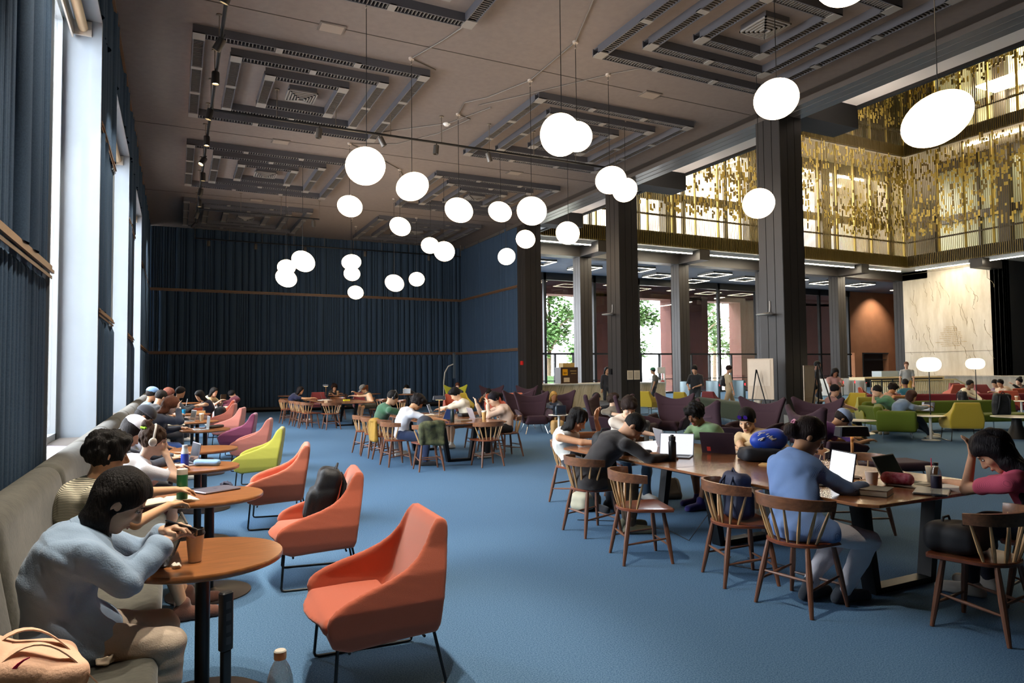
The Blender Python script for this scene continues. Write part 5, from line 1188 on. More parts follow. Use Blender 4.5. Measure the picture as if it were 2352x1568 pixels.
pw('person in a blush knit top with chin on fist and a phone raised',(5.82,12.05),180,(5.58,12.1,1.11),((5.46,12.12,1.02),(5.30,12.32,1.02)),elb=((5.42,12.0,.79),(5.42,12.32,.79)),look=(26,0),skin='#e2b491',hair='pony',hlen=.12,hc='#17121a',top='#d3b49c',sleeve=1.9,bottom='#15151a',palm=((.2,0,1),(.2,0,1)),shoe='#e8e6e0')
# --- lounge by the felt wall ---
pw('person with a brown beard and grey sweater in the lime wing chair',(10.2,25.4),-110,(10.05,25.2,1.065),((9.9,24.8,.72),(10.2,24.8,.72)),look=(20,0),skin='#cf9f82',hair='short',hc='#5a3524',top='#2e3134',sleeve=1.8,seat=.40)
pw('person asleep folded forward with braids over an arm in a wing chair',(10.8,23.6),-120,(10.55,23.3,.86),((10.4,23.1,.68),(10.3,23.4,.68)),look=(65,0),skin='#b8703a',hair='braids',hlen=.1,hc='#19120f',top='#6c6055',sleeve=.5,seat=.40)
pw('person with long blonde braids, glasses and a dark blazer using a laptop',(9.45,16.2),-130,(9.30,16.25,.935),((8.75,15.3,.66),(9.0,15.2,.66)),look=(15,30),skin='#a0623c',hair='braids',hlen=.38,hc='#c99a4e',top='#2c3440',sleeve=1.9,seat=.40,bottom='#7a5230')
# --- near table ---
pw('person in a white sleeveless top hiding the face behind one hand',(4.46,7.30),-72,(4.42,7.16,1.05),((4.62,7.05,1.06),(4.66,6.72,.78)),look=(35,20),h=.010,skin='#c98d64',hair='wavy',hlen=.20,hc='#15110f',top='#e6e2d8',sleeve=0,bottom='#1f222b',shoe='#181a20',palm=((.1,.2,1),None),curl=.3)
pw('person with brown bowl cut hair in an off white tee at the near table',(5.35,7.55),-100,(5.28,7.28,1.17),((5.0,6.9,.78),(5.5,6.9,.80)),look=(40,-10),h=.010,skin='#e0b08d',hair='mop',hc='#2a1a14',top='#e6d6c2',sleeve=.62,bottom='#48607a',wide=1.15)
pw('person in a charcoal jacket bowed down over the near table',(3.80,5.98),-18,(4.20,5.72,1.075),((4.50,5.85,.77),(4.45,5.50,.77)),look=(58,-15),h=.009,skin='#c28a66',hair='crop',hc='#15100e',top='#2a2524',sleeve=1.95,bottom='#4b3826',wide=1.18,torso_r=1.08,top_hem=.12,shoe='#7d7a62',pole=((-.1,1,-.6),(-.1,-1,-.6)))
pw('person in a taupe tee looking aside in the purple wing chair',(8.95,12.3),-95,(8.72,12.6,.985),((8.6,11.9,.62),(9.0,11.8,.62)),look=(5,70),skin='#d9a985',hair='curly',hc='#33231a',top='#6f6455',sleeve=.6,seat=.40,bottom='#4a4640')
pw('person in a sage green tee with tousled black hair leaning on both forearms',(6.12,6.35),176,(5.88,6.70,1.09),((5.50,6.92,.78),(5.62,6.62,.84)),look=(30,15),h=.010,skin=SKD,hair='curly',hc='#13100f',top='#6f8b62',sleeve=.62,bottom='#2b2b30',leg=.5,shoe='#2b2569',feet=((.55,.1),(.40,-.15)),wide=1.15)
def shades(root,q):
    for sg in (1,-1):
        mb=MB(); c=q['fb'](.095,.030*sg,.085); M=Matrix(((q['f'][0],q['l'][0],q['u'][0],c[0]),(q['f'][1],q['l'][1],q['u'][1],c[1]),(q['f'][2],q['l'][2],q['u'][2],c[2]),(0,0,0,1))); mb.M=M@Matrix.Rotation(R(90),4,'Y')@Matrix.Rotation(R(0),4,'X'); mb.lathe([(.024,-.003),(.026,0),(.024,.003)],16); mb.build('sunglass_lens',mat('lens_violet','#5b3fc8',.1,metal=.7),root)
pw('person in a sand tee with violet sunglasses pushed up on short black hair',(6.12,5.35),176,(5.86,5.82,1.07),((5.70,6.1,.80),(5.55,5.6,.78)),look=(28,28),h=.010,skin='#d8a67c',hair='short',hc='#14100e',top='#cdb084',sleeve=.62,bottom='#54603a',leg=.5,extra=shades,wide=1.12,feet=((.45,.1),(.5,-.12)))
def badge(root,q): clip_hair(root,q)
pw('person in a blue pinstripe shirt seen from behind, hair tied with a pink clip',(3.98,3.50),-4,(4.27,3.63,1.145),((4.62,3.80,.77),(4.60,3.42,.77)),look=(30,-28),h=.0085,skin='#a87350',hair='tied',hc='#241512',tops=stripes('shirt_pinstripe','#7e9ccb','#5876ae',110,'Y'),sleeve=1.85,bottom='#d2cdd2',collar=True,extra=badge,wide=1.12,torso_r=1.1,top_hem=.04,shoe='#3a3f47',feet=((.12,.03),(.28,-.12)),knee=((.2,.1,1),(.2,-.35,1)),pole=((-.2,1,-.8),(-.2,-1,-.8)))
pw('person in a purple polo and pale blue cap reading in the wing chair',(8.45,7.15),-20,(8.72,6.82,.905),((9.1,6.9,.60),(9.0,6.6,.60)),look=(48,-10),h=.012,skin='#b9845c',hair='short',hc='#231815',hat='cap',hatc='#8494ae',top='#7a4f9e',sleeve=.6,bottom='#a9824e',leg=.5,seat=.38)
pw('person in a pink cable knit tee with long dark hair hiding the face',(5.42,2.62),105,(5.05,2.76,1.075),((5.10,2.93,1.05),(5.30,3.25,.78)),elb=((4.98,2.96,.785),(5.20,2.98,.785)),look=(48,15),h=.0085,skin='#c58a66',hair='wavy',hlen=.30,hc='#171014',tops=stripes('knit_pink','#c9536b','#b0455d',60,'Y'),sleeve=.62,bottom='#1e2233',palm=((.1,.1,1),None),wide=1.08,shoe='#c9c3ba',pole=((.3,.5,-1),(.3,-.8,-1)))
pw('person whose dark head shows just above the purple chair back',(9.6,14.5),-60,(9.4,14.3,.95),look=(20,0),hair='crop',hc='#141214',top='#1d1b1d',sleeve=1.8,seat=.40)
# --- lounge beyond the near column ---
pw('person in a dusty pink tee with hands clasped beside the mustard chair',(14.2,11.4),-25,(14.05,11.15,1.12),((14.6,11.0,.62),(14.6,10.9,.62)),look=(10,10),skin='#d39a78',hair='crop',hc='#161214',top='#a2746c',sleeve=.6,bottom='#7c8072',seat=.42)
pw('person with dark hair partly hidden behind the pink tee',(14.9,12.6),-25,(14.7,12.3,1.11),look=(20,0),skin='#dca680',hair='short',hc='#14110f',top='#e2dccb',sleeve=.6,seat=.42)
pw('person in a green shirt and pale shorts leaning forward on the elbows',(16.1,11.0),165,(15.72,11.25,1.06),((15.7,11.35,1.0),(15.85,11.15,.58)),look=(25,0),skin='#cf9a78',hair='short',hc='#1a1514',top='#4d7a58',sleeve=.6,bottom='#b8b4ac',leg=.45,palm=((.1,0,1),None),shoe='#8f8468',seat=.42)
pw('person with bare shoulders looking at a phone, back to the green sofa',(17.9,12.6),-15,(17.75,12.25,1.06),((18.3,12.1,.85),(18.25,12.0,.85)),look=(28,0),skin='#cf8452',hair='curly',hc='#231712',top='#b98a6a',sleeve=0,seat=.42)
pw('person in a teal shirt seated with their back to the camera near the stair rail',(21.3,14.3),60,(21.2,14.2,1.12),look=(10,0),skin='#7b4a30',hair='short',hc='#14100f',top='#24606a',sleeve=.6,seat=.45)
pw('person in a denim jacket and orange tee using a laptop on the green sofa',(15.0,10.25),-25,(15.3,10.1,.97),((15.75,10.1,.74),(15.7,9.95,.72)),look=(20,0),skin='#cf9a76',hair='long',hlen=.2,hc='#43281e',top='#76899e',sleeve=1.7,bottom='#26364f',shoe='#e4e2dc',seat=.42,feet=((.78,-.10),(.62,-.2)))
pw('person in a cream hoodie with dark lettering on the maroon sofa',(22.7,13.3),-110,(22.6,12.98,1.08),((22.5,12.6,.55),(22.7,12.55,.55)),look=(5,30),skin=SKD,hair='crop',hc='#100d0c',top='#d9d0b8',sleeve=1.8,seat=.42)
pw('person in a beige tee leaning towards a companion at the right',(25.4,13.3),170,(25.1,13.45,1.06),((24.7,13.3,.75),(24.8,13.1,.7)),look=(15,0),skin='#b9825c',hair='short',hc='#17120f',top='#cdb9a0',sleeve=.7,seat=.42)
pw('person in a plaid shirt behind the beige tee',(26.2,14.1),170,(26.0,14.1,1.03),((25.6,14,.75),(25.6,13.8,.7)),look=(20,0),skin='#c9936c',hair='short',hc='#1a1412',top='#6d5668',sleeve=1.5,seat=.42)
pw('person in black with a high dark bun and chin on hand at the right edge',(27.7,14.1),165,(27.5,14.1,1.07),((27.1,14.1,.98),(27.1,13.9,.72)),look=(5,0),skin='#cf9d7c',hair='bun',hc='#121013',top='#141416',sleeve=1.9,seat=.42)
# --- standing and walking figures ---
def st(label,x,y,deg,hz,**k):
    d=dict(stand=True,look=(8,0),feet=((.04,.11),(0,-.10)),s=hz/1.60); d.update(k); a=R(deg)
    hd=(x+.03*math.cos(a),y+.03*math.sin(a),hz)
    if 'hands' not in d: d['hands']=None
    h_=d.pop('hands')
    if h_ is None: d['hands']=((.10,.26,.84),(.06,-.26,.84))
    else: d['hands']=h_
    hh=min(.026,max(.0065,math.hypot(x,y)*.0011)); lx=(.03,0,hz)
    return person((x,y),deg,label,head=lx,h=hh,**d)
st('person in a grey polo and ochre trousers standing before the marble wall',28.8,19.2,-150,1.72,skin='#c58a66',hair='crop',hc='#6b4530',top='#8c8a84',sleeve=.6,bottom='#b0893a',wide=1.15)
st('person in a pink top looking down at a phone by the turnstiles',17.4,13.8,-120,1.50,hands=((.30,.06,1.12),(.30,-.06,1.12)),look=(35,0),skin='#7c4a32',hair='wavy',hlen=.15,hc='#120e0d',top='#a77a70',sleeve=.5,bottom='#1c1c20')
st('person whose head shows above the second easel board',21.0,17.4,-60,1.74,skin='#6d4430',hair='crop',hc='#0f0d0d',top='#3a3f44')
st('person in a black top carrying a folder beside the gates',15.1,17.2,-150,1.63,hands=((.22,.10,1.08),(.26,-.12,1.05)),look=(25,0),skin='#c98f6b',hair='pony',hlen=.12,hc='#131013',top='#17171a',sleeve=1.0,bottom='#2a2f30')
st('person in cream shirt and shorts walking with a black backpack',17.5,18.2,-20,1.63,feet=((.30,.1),(-.28,-.1)),skin='#b98262',hair='crop',hc='#2a1512',top='#c2b08e',sleeve=.62,bottom='#bfa985',leg=.55)
st('uniformed person with folded arms behind the reception desk, facing in',17.1,23.6+.0,-110,1.62,hands=((.22,-.10,1.15),(.24,.10,1.12)),skin='#a3714e',hair='crop',hc='#2c3a34',top='#5a5240',sleeve=.6,bottom='#22242a')
st('uniformed person in a green cap behind the reception desk',17.9,22.9,150,1.58,skin='#a3714e',hair='crop',hat='cap',hatc='#2d6a4a',top='#4e4a40',sleeve=.6,bottom='#22242a')
st('person in dark clothes half hidden by the middle column',15.9,23.4,-100,1.62,skin='#a3714e',hair='long',hlen=.15,hc='#0f0d0d',top='#1d1b1f',sleeve=1.8,bottom='#1d1b1f')
st('person in black with a white bag half hidden behind the first easel',15.5,14.9,160,1.45,skin='#a3714e',hair='short',hc='#171313',top='#1b1b1e',sleeve=1.0,bottom='#b4aa98')
# ================= THINGS ON TABLES, BAGS =================
def laptop(x,y,z,deg,label,col='#8d8f96',scr='#1a1d24',lit=0,ang=105,w=.31,d=.215):
    # hinge at the local origin line, user sits on -x side
    e=empty('laptop',(x,y,z),R(deg),label,'laptop'); M_=mat('laptop_'+col[1:],col,.35,metal=.6); K=mat('laptop_keys','#17181b',.5)
    mb=MB(); mb.rbox(-d,0,-w/2,w/2,0,.012,.012); mb.build('base',M_,e)
    mb=MB()
    for r in range(5):
        for c in range(13): mb.box(-d*.52+r*.019,-d*.52+r*.019+.015,-w*.42+c*w*.065,-w*.42+c*w*.065+w*.055,.0118,.0135)
    mb.box(-d*.93,-d*.60,-.05,.05,.0118,.0124); mb.build('keyboard',K,e)
    a=R(ang-90); mb=MB(); mb.M=Matrix.Rotation(a,4,'Y'); mb.box(-.001,.007,-w/2,w/2,.004,d); lid=mb.build('lid',M_,e)
    mb=MB(); mb.M=Matrix.Rotation(a,4,'Y'); mb.box(-.0022,-.001,-w/2+.008,w/2-.008,.014,d-.008); mb.build('screen',emis('screen_'+scr[1:]+str(lit),scr,lit) if lit else mat('screen_'+scr[1:],scr,.12),lid)
    return e
def closed_laptop(x,y,z,deg,label,col):
    mb=MB(); mb.rbox(-.11,.11,-.155,.155,0,.016,.012); e=empty('laptop',(x,y,z),R(deg),label,'laptop'); mb.build('case',mat('laptop_'+col[1:],col,.35,metal=.6),e); mb=MB(); mb.box(-.012,.012,-.012,.012,.016,.0164); mb.build('logo',mat('logo_dark','#3b3a44',.3),e); return e
def bottle(x,y,z,prof,col,label,cap=None,cat='bottle',clear=False,parts=()):
    e=empty('bottle' if cat=='bottle' else cat.replace(' ','_'),(x,y,z),0,label,cat); mb=MB(); mb.lathe(prof,24)
    mb.build('body',glassy('plastic_'+col[1:],srgb(col)[:3],.95,.08,.08) if clear else mat('bottle_'+col[1:],col,.35,metal=.1),e)
    for n,p,c in parts: mb=MB(); mb.lathe(p,24); mb.build(n,mat('bottle_'+c[1:],c,.4),e)
    return e
def bprof(r,h,neck=.5): return [(r*.9,0),(r,.006),(r,h*.72),(r*.85,h*.80),(r*neck,h*.86),(r*neck,h*.9)]
T=.742
# table 1
laptop(-.03,3.83,T,4,'open dark laptop at the nearest round table, black screen lid tilted back','#5b5a5d','#101114',0,112)
def cup(x,y,z,label,h=.13,r=.042,body='#dccbb8',lid='#141313',cat='cup'):
    e=empty('paper_cup',(x,y,z),0,label,cat); mb=MB(); mb.lathe([(r*.68,0),(r*.7,.003),(r,h),(r*1.03,h+.003),(r*.98,h+.004),(.002,h-.004)],28); mb.build('cup_body',mat('cup_'+body[1:],body,.6),e)
    if lid: mb=MB(); mb.lathe([(r*1.07,h-.006),(r*1.09,h+.002),(r*1.02,h+.008),(r*.97,h+.022),(r*.9,h+.024),(r*.86,h+.016),(.002,h+.015)],28); mb.build('lid',mat('cuplid_'+lid[1:],lid,.35),e)
    return e
cup(.10,3.73,T,'paper coffee cup with a black lid on the nearest round table',h=.135)
def crumple(x,y,z,r,label,col='#e6dccb',seed=1,flat=.6,name='tissue',cat='tissue'):
    s=SDF(max(.004,r*.09)); rr=random.Random(seed)
    for q in range(9): a=rr.uniform(0,6.28); s.box((r*.45*math.cos(a)*rr.random(),r*.45*math.sin(a)*rr.random(),r*flat*rr.uniform(.3,.75)),(r*.42,r*.34,r*.09),rot=rotm(rr.uniform(0,3),rr.uniform(-1,1),rr.uniform(-1,1)),rad=r*.05,k=r*.12)
    s.plane((0,0,.001),(0,0,-1)); o=s.build(name,mat('paper_'+col[1:],col,.8)); o.location=(x,y,z); return tag(o,label,cat)
crumple(.02,3.64,T,.032,'small crumpled white tissue beside the coffee cup'); crumple(-.24,3.34,.462,.06,'crumpled tissue on the bench beside the denim shirt','#d8c6ae',4,.35)
# pink tote
e=empty('tote_bag',(-.50,3.07,.455),R(20),'peach pink canvas tote bag slumped on the bench in front','bag'); PK=mat('canvas_peach','#f4c4a4',.85,bump=.3,bscale=90,noise=.06,nscale=9)
s=SDF(.008); s.box((0,0,.11),(.20,.13,.10),rot=rotm(0,R(18),R(8)),rad=.05); s.box((-.06,.02,.16),(.13,.10,.07),rot=rotm(0,R(40),0),rad=.04,k=.05); s.fold(.008,26,4); s.box((-.16,.0,.25),(.05,.07,.05),rad=.02,k=.02,cut=True); s.plane((0,0,.002),(0,0,-1)); s.build('bag_body',PK,e)
for yy,zz in ((-.09,0),(.04,.02)):
    rings=[]
    for t in np.linspace(0,1,15):
        p=Vector((-.13+.36*t,yy-.03+.03*math.sin(t*PI),.17+.13*math.sin(t*PI)-.13*t+zz)); rings.append([(p.x,p.y-.017,p.z),(p.x,p.y+.017,p.z),(p.x+.002,p.y+.017,p.z+.005),(p.x+.002,p.y-.017,p.z+.005)])
    mb=MB(); mb.loft(rings); mb.build('strap',PK,e)
mb=MB(); n=14
arc=[(.06*math.cos(R(100+220*k/n)),.06*math.sin(R(100+220*k/n)),.006+.014*math.sin(PI*k/n)) for k in range(n+1)]
mb.loft([[(x*1+.02,-.140,.155+y),(x*(1+w*18)+.02,-.140,.155+y*(1+w*9)),(x*(1+w*18)+.02,-.137,.155+y*(1+w*9)),(x+.02,-.137,.155+y)] for x,y,w in arc]); mb.build('printed_letter',mat('print_magenta','#c2184f',.7),e)
mb=MB(); mb.tube([(-.17+.03*math.cos(a),-.02,.235+.025*math.sin(a)) for a in np.linspace(0,6.28,12)],.006,6); mb.build('purple_ring',mat('ring_purple','#2a1a4a',.3),e)
# power post and bottle at the bottom edge
e=empty('power_post',(.21,3.23,0),R(30),'black charging post with sockets standing beside the nearest table','power outlet'); mb=MB(); mb.rbox(-.028,.028,-.02,.02,.47,.72,.012); mb.build('head',mat('post_black','#131316',.45),e); mb=MB(); mb.rbox(-.020,.020,-.014,.014,.02,.47,.006); mb.build('post',_mats['post_black'],e); mb=MB(); mb.lathe([(.14,0),(.14,.012),(.03,.02)],28); mb.build('base',STEELB,e)
mb=MB()
for q in range(4): mb.box(-.012,.012,-.0215,-.02,.50+q*.05,.53+q*.05)
mb.build('socket_face',mat('socket_grey','#34343a',.5),e)
RT.put((.30,1.62,0),0,'round table out in front, mostly below the picture, holding a clear bottle','table','round tables along the bench')
bottle(.25,1.86,T,[(.030,0),(.033,.01),(.033,.12),(.031,.14),(.024,.165),(.013,.185),(.013,.19)],'#e6e2dc','clear plastic water bottle with a white cap at the bottom edge',clear=True,parts=[('cap',[(.015,.188),(.0155,.190),(.0155,.207),(.013,.210)],'#e6dfd2')])
# table 2
bottle(.06,5.52,T,[(.034,0),(.037,.004),(.037,.185),(.036,.19)],'#1c5a34','dark green flask with a pale cap on the second round table',parts=[('cap',[(.036,.19),(.037,.195),(.036,.228),(.03,.232),(.002,.232)],'#cfc9ba')])
closed_laptop(.30,5.88,T,-62,'closed grey laptop lying on the second round table','#8d8794')
mb=MB(); mb.box(-.06,.06,-.03,.03,0,.006); o=mb.build('phone',mat('phone_black','#22242a',.3)); o.location=(.19,6.02,T); tag(o,'small black phone between flask and closed laptop','phone')
crumple(.38,6.05,T,.07,'bunch of keys and dark cloth at the far side of the second round table','#3b3f55',7,.3,'key_bunch','keys')
def book(x,y,z,deg,w,d,h,label,cover='#3a3a3e',page='#d9cdb4',open_=False):
    e=empty('book',(x,y,z),R(deg),label,'book')
    if not open_:
        mb=MB(); mb.box(-w/2,w/2,-d/2,d/2,0,.003); mb.box(-w/2,w/2,-d/2,d/2,h-.003,h); mb.box(-w/2,-w/2+.003,-d/2,d/2,0,h); mb.build('cover',mat('cover_'+cover[1:],cover,.5),e); mb=MB(); mb.box(-w/2+.003,w/2-.004,-d/2+.004,d/2-.004,.003,h-.003); mb.build('pages',mat('pages_'+page[1:],page,.9),e)
    else:
        for sg in (1,-1):
            pr=[(0,h*.4),(.02*sg,h),(w*.25*sg,h*.85),(w/2*sg,h*.45),(w/2*sg,0),(0,0)]; mb=MB(); mb.loft([[(a,-d/2,b) for a,b in pr],[(a,d/2,b) for a,b in pr]]); mb.build('pages',mat('pages_'+page[1:],page,.9),e)
    return e
book(-.03,5.55,T,15,.36,.24,.018,'open notebook in front of the curly haired writer',open_=True)
# table 3
bottle(.10,7.32,T,[(.034,0),(.036,.004),(.036,.125),(.034,.15)],'#1f3fa8','blue drinking bottle with a clear top on the third round table',parts=[('clear_top',[(.034,.15),(.032,.17),(.024,.20),(.024,.205)],'#b9c6cc'),('cap',[(.024,.205),(.025,.207),(.025,.232),(.002,.234)],'#c4c8c8')])
laptop(.18,7.72,T,12,'open silver laptop in front of the white headphones','#9a96a0','#2a2c33',0,100)
s=SDF(.008); s.cap((-.10,0,.03),(.10,.02,.03),.032,.026,side=(0,1,0),ks=1.35); s.fold(.005,50,2); s.plane((0,0,.001),(0,0,-1)); o=s.build('pencil_pouch',mat('denim_pouch','#7fa3c8',.85)); o.location=(.30,7.48,T); o.rotation_euler=(0,0,R(-30)); tag(o,'light blue denim pouch on the third round table','pouch')
# table 5..7
laptop(.50,12.35,T,5,'thin silver laptop open on the fifth round table','#c9ccd2','#a9b2b8',0,95)
s=SDF(.012); s.box((0,0,.022),(.07,.17,.022),rad=.015); o=s.build('glasses_case',mat('case_black','#17181c',.5)); o.location=(.62,12.62,T); o.rotation_euler=(0,0,R(-40)); tag(o,'black zip case on the fifth round table','case')
laptop(.32,14.6,T,15,'pale laptop in front of the wavy haired reader','#a9a4a0','#3a3530',0,100); book(.02,12.75,.80,0,.3,.22,.02,'white notebook pages under the navy sleeve',open_=True)
cup(.48,14.5,T,'iced drink in a clear cup with a pale lid on the sixth table',.13,.045,'#d8dcc2','#e8ebe4'); cup(.20,16.9,T,'bright blue drink in a clear tumbler on the seventh table',.12,.04,'#2aa6dc',None); cup(.10,17.2,T,'ice water cup beside the blue drink',.14,.045,'#d2dce0','#e2e6e6')
mb=MB(); mb.box(-.1,.1,-.08,.08,0,.06); o=mb.build('food_box',mat('kraft','#b98a52',.8)); o.location=(.55,17.25,T); tag(o,'small kraft food box on the seventh table','box')
laptop(.30,21.15,T,0,'white laptop on the eighth table in front of the tablet reader','#d5d8dc','#e8ecf4',.8,100); laptop(1.35,22.75,.80,-35,'brown backed laptop held up at the end of the bench row','#5a4a3a','#2a2622',0,95)
# bags on seats
def backpack(x,y,z,deg,label,col,sc=1.0,tilt=0,extra=None):
    e=empty('backpack',(x,y,z),R(deg),label,'backpack'); e.scale=(sc,)*3; M_=mat('pack_'+col[1:],col,.6,bump=.2,bscale=120,noise=.15,nscale=8); tl=rotm(0,R(tilt),0)
    s=SDF(.010); s.box(tuple(tl@V3(0,0,.22)),(.085,.14,.215),rot=tl,rad=.06); s.box(tuple(tl@V3(.07,0,.14)),(.055,.11,.12),rot=tl,rad=.035,k=.02); s.ell(tuple(tl@V3(.03,0,.42)),(.05,.07,.04),rot=tl,cut=True,k=.03); s.fold(.005,26,5); s.build('body',M_,e)
    s=SDF(.010); s.box(tuple(tl@V3(.115,0,.13)),(.02,.09,.09),rot=tl,rad=.018); s.build('front_pocket',M_,e)
    for sy in (1,-1): mb=MB(); mb.tube([tuple(tl@V3(-.08,sy*.06,.40)),tuple(tl@V3(-.12,sy*.08,.34)),tuple(tl@V3(-.125,sy*.09,.2)),tuple(tl@V3(-.09,sy*.11,.06))],.013,6); mb.build('shoulder_strap',M_,e)
    mb=MB(); mb.tube([tuple(tl@V3(-.03,-.03,.43)),tuple(tl@V3(-.035,0,.47)),tuple(tl@V3(-.03,.03,.43))],.009,6); mb.build('grab_handle',M_,e); return e
backpack(1.06,5.70,.435,172,'black backpack slumped open against the back of the orange armchair','#17181d',1.06,-13)
backpack(4.02,4.12,.466,-10,'navy blue backpack on the seat of a spindle chair at the near table','#1d2745',.85,0)
backpack(5.72,6.95,0,60,'brown grey backpack lying on the floor under the near table','#4a4238',.75,50); backpack(17.35,18.3,1.02,160,'black backpack worn by the walking person','#15161a',.9,0)
backpack(17.9,9.6,.44,50,'large black backpack with a white tag on the long green sofa','#121214',1.3,-10)
backpack(22.1,12.95,.44,-30,'black backpack beside the hoodie on the maroon sofa','#121214',1.0,0)
def softbag(x,y,z,deg,r,label,col,seed=1,name='bag',cat='bag',fold=.01,handles=True):
    e=empty(name,(x,y,z),R(deg),label,cat); s=SDF(max(.008,min(.02,r[0]*.07))); s.box((0,0,r[2]*.95),(r[0],r[1],r[2]),rad=min(r)*.75); s.fold(fold,22,seed); s.plane((0,0,.002),(0,0,-1)); M_=mat('bag_'+col[1:],col,.7,noise=.1,nscale=12); s.build('bag_body',M_,e)
    if handles:
        for yy in (-.4,.4): mb=MB(); mb.tube([(-r[0]*.5,r[1]*yy,r[2]*1.6),(-r[0]*.25,r[1]*yy,r[2]*2.3),(r[0]*.25,r[1]*yy,r[2]*2.3),(r[0]*.5,r[1]*yy,r[2]*1.6)],.008,6); mb.build('handle',M_,e)
    return e
softbag(4.56,2.74,.467,10,(.155,.15,.09),'black soft bag lying on the seat of the spindle chair at the table end','#17171b',3)
softbag(1.10,19.55,.44,80,(.20,.12,.17),'shiny black tote bag in the coral armchair','#15181d',2); softbag(1.00,19.9,.44,80,(.12,.07,.16),'white paper bag behind the black tote','#dfe1e6',5,'paper_bag')
softbag(4.35,6.45,T,-30,(.14,.10,.11),'small black zip bag on the far end of the near table','#17181a',6); softbag(4.40,6.95,0,20,(.17,.13,.11),'cream and green cloth bag on the floor under the near table','#b9b39a',8)
softbag(5.32,5.02,T,-30,(.26,.17,.06),'flat black messenger bag lying on the near table','#1c2028',9,'messenger_bag')
e=empty('blue_pouch',(5.33,5.03,.86),R(-25),'bright blue bag with white dashes resting on the black messenger bag','bag'); s=SDF(.009); s.ell((0,0,.07),(.18,.12,.10)); s.ell((.08,0,.10),(.10,.09,.09),k=.05); s.fold(.012,18,3); s.build('bag_body',mat('nylon_blue','#1f45b0',.5),e)
mb=MB(); rr=random.Random(4)
for q in range(26):
    a=rr.uniform(-.9,.9); b=rr.uniform(.15,1.1); n=Vector((math.sin(a)*math.cos(b*.6)*-1,-math.cos(a)*math.cos(b),math.sin(b))); n.normalize(); p=Vector((n.x*.182,n.y*.122,.07+n.z*.102)); t=Vector((1,0,.4)).cross(n).normalized(); v=n.cross(t)
    mb.tube([tuple(p-v*.014),tuple(p+n*.004),tuple(p+v*.014)],.006,5)
mb.build('white_dashes',WHITE,e)
mb=MB(); mb.box(-.16,.16,-.05,.05,0,.008); mb.box(-.15,.15,-.045,.05,.008,.014); o=mb.build('envelope',mat('envelope_tan','#d2a768',.8)); o.location=(5.08,4.68,T); o.rotation_euler=(0,0,R(-60)); tag(o,'tan paper envelope on the near table below the messenger bag','envelope')
# near table
bottle(4.45,5.42,T,[(.036,0),(.038,.004),(.038,.185),(.030,.205)],'#141416','tall black flask with a loop lid on the near table',parts=[('lid',[(.031,.203),(.034,.207),(.034,.245),(.02,.25),(.014,.262),(.002,.262)],'#1a1a1c')])
laptop(4.78,5.76,T,40,'laptop with a glowing white page in front of the charcoal jacket','#9aa0aa','#eef0f6',.9,108,.36,.24); laptop(5.10,6.38,T,160,'pale laptop with stickers on its lid in front of the sage tee','#b9bfca','#20242c',0,105,.34,.23)
laptop(5.28,5.66,T,-148,'dark purple grey laptop seen from behind in front of the sand tee','#4a3d48','#20242c',0,112,.36,.25); laptop(4.76,3.76,T,-20,'laptop with a blazing white screen in front of the pinstripe shirt','#3a3d44','#f2f6fb',1.6,100,.33,.25)
mb=MB(); mb.box(.0085,.0095,-.12,-.08,.03,.08); o=mb.build('sticker',mat('sticker_red','#c8372f',.5)); o.location=(5.28,5.66,T); o.rotation_euler=(0,R(22),R(-148)); tag(o,'red and white sticker on the dark laptop lid','sticker')
laptop(5.12,3.52,T,98,'black screened laptop standing open near the pink straw drink','#a8a49a','#0f1012',0,118,.33,.235)
closed_laptop(4.95,3.14,T,-62,'closed silver laptop with a patterned lid beside the red pouch','#8f949c')
book(4.52,3.34,T,-66,.30,.22,.045,'thick softcover textbook by the near corner of the table','#2a2a2e'); book(4.72,3.60,T+.0,-50,.24,.17,.03,'open paper pad behind the thick textbook',open_=True); book(5.25,3.10,T,-60,.36,.24,.03,'open book with white pages under the pink knit elbow','#dddddd','#e8e2d6',True)
s=SDF(.008); s.cap((-.07,0,.05),(.07,0,.05),.048,.044,side=(0,1,0),ks=1.1); s.fold(.003,40,2); s.plane((0,0,.002),(0,0,-1)); o=s.build('pencil_case',mat('pouch_red','#a8263f',.8,noise=.6,col2='#d88a95',nscale=26)); o.location=(5.02,3.45,T); o.rotation_euler=(0,0,R(-65)); tag(o,'red floral pencil case in the middle of the near table','pencil case')
cup(4.79,3.50,T,'clear plastic cup with melting ice beside the red pencil case',.115,.048,'#d9c4b4',None)
e=bottle(4.83,3.03,T,[(.031,0),(.034,.008),(.034,.15),(.030,.18),(.014,.215),(.014,.22)],'#dfe4ea','clear water bottle with a dark label and black cap on the near table',clear=True,parts=[('label',[(.0345,.06),(.035,.062),(.035,.145),(.0345,.147)],'#3a3548'),('cap',[(.016,.219),(.017,.221),(.017,.238),(.002,.24)],'#121214')])
e=cup(5.40,3.42,T,'iced drink with a pink straw beside the pink knit sleeve',.12,.046,'#dcd3b8',None); mb=MB(); mb.tube([(0,0,.02),(-.02,-.01,.19)],.004,6); mb.build('straw',mat('straw_pink','#e0506a',.5),e)
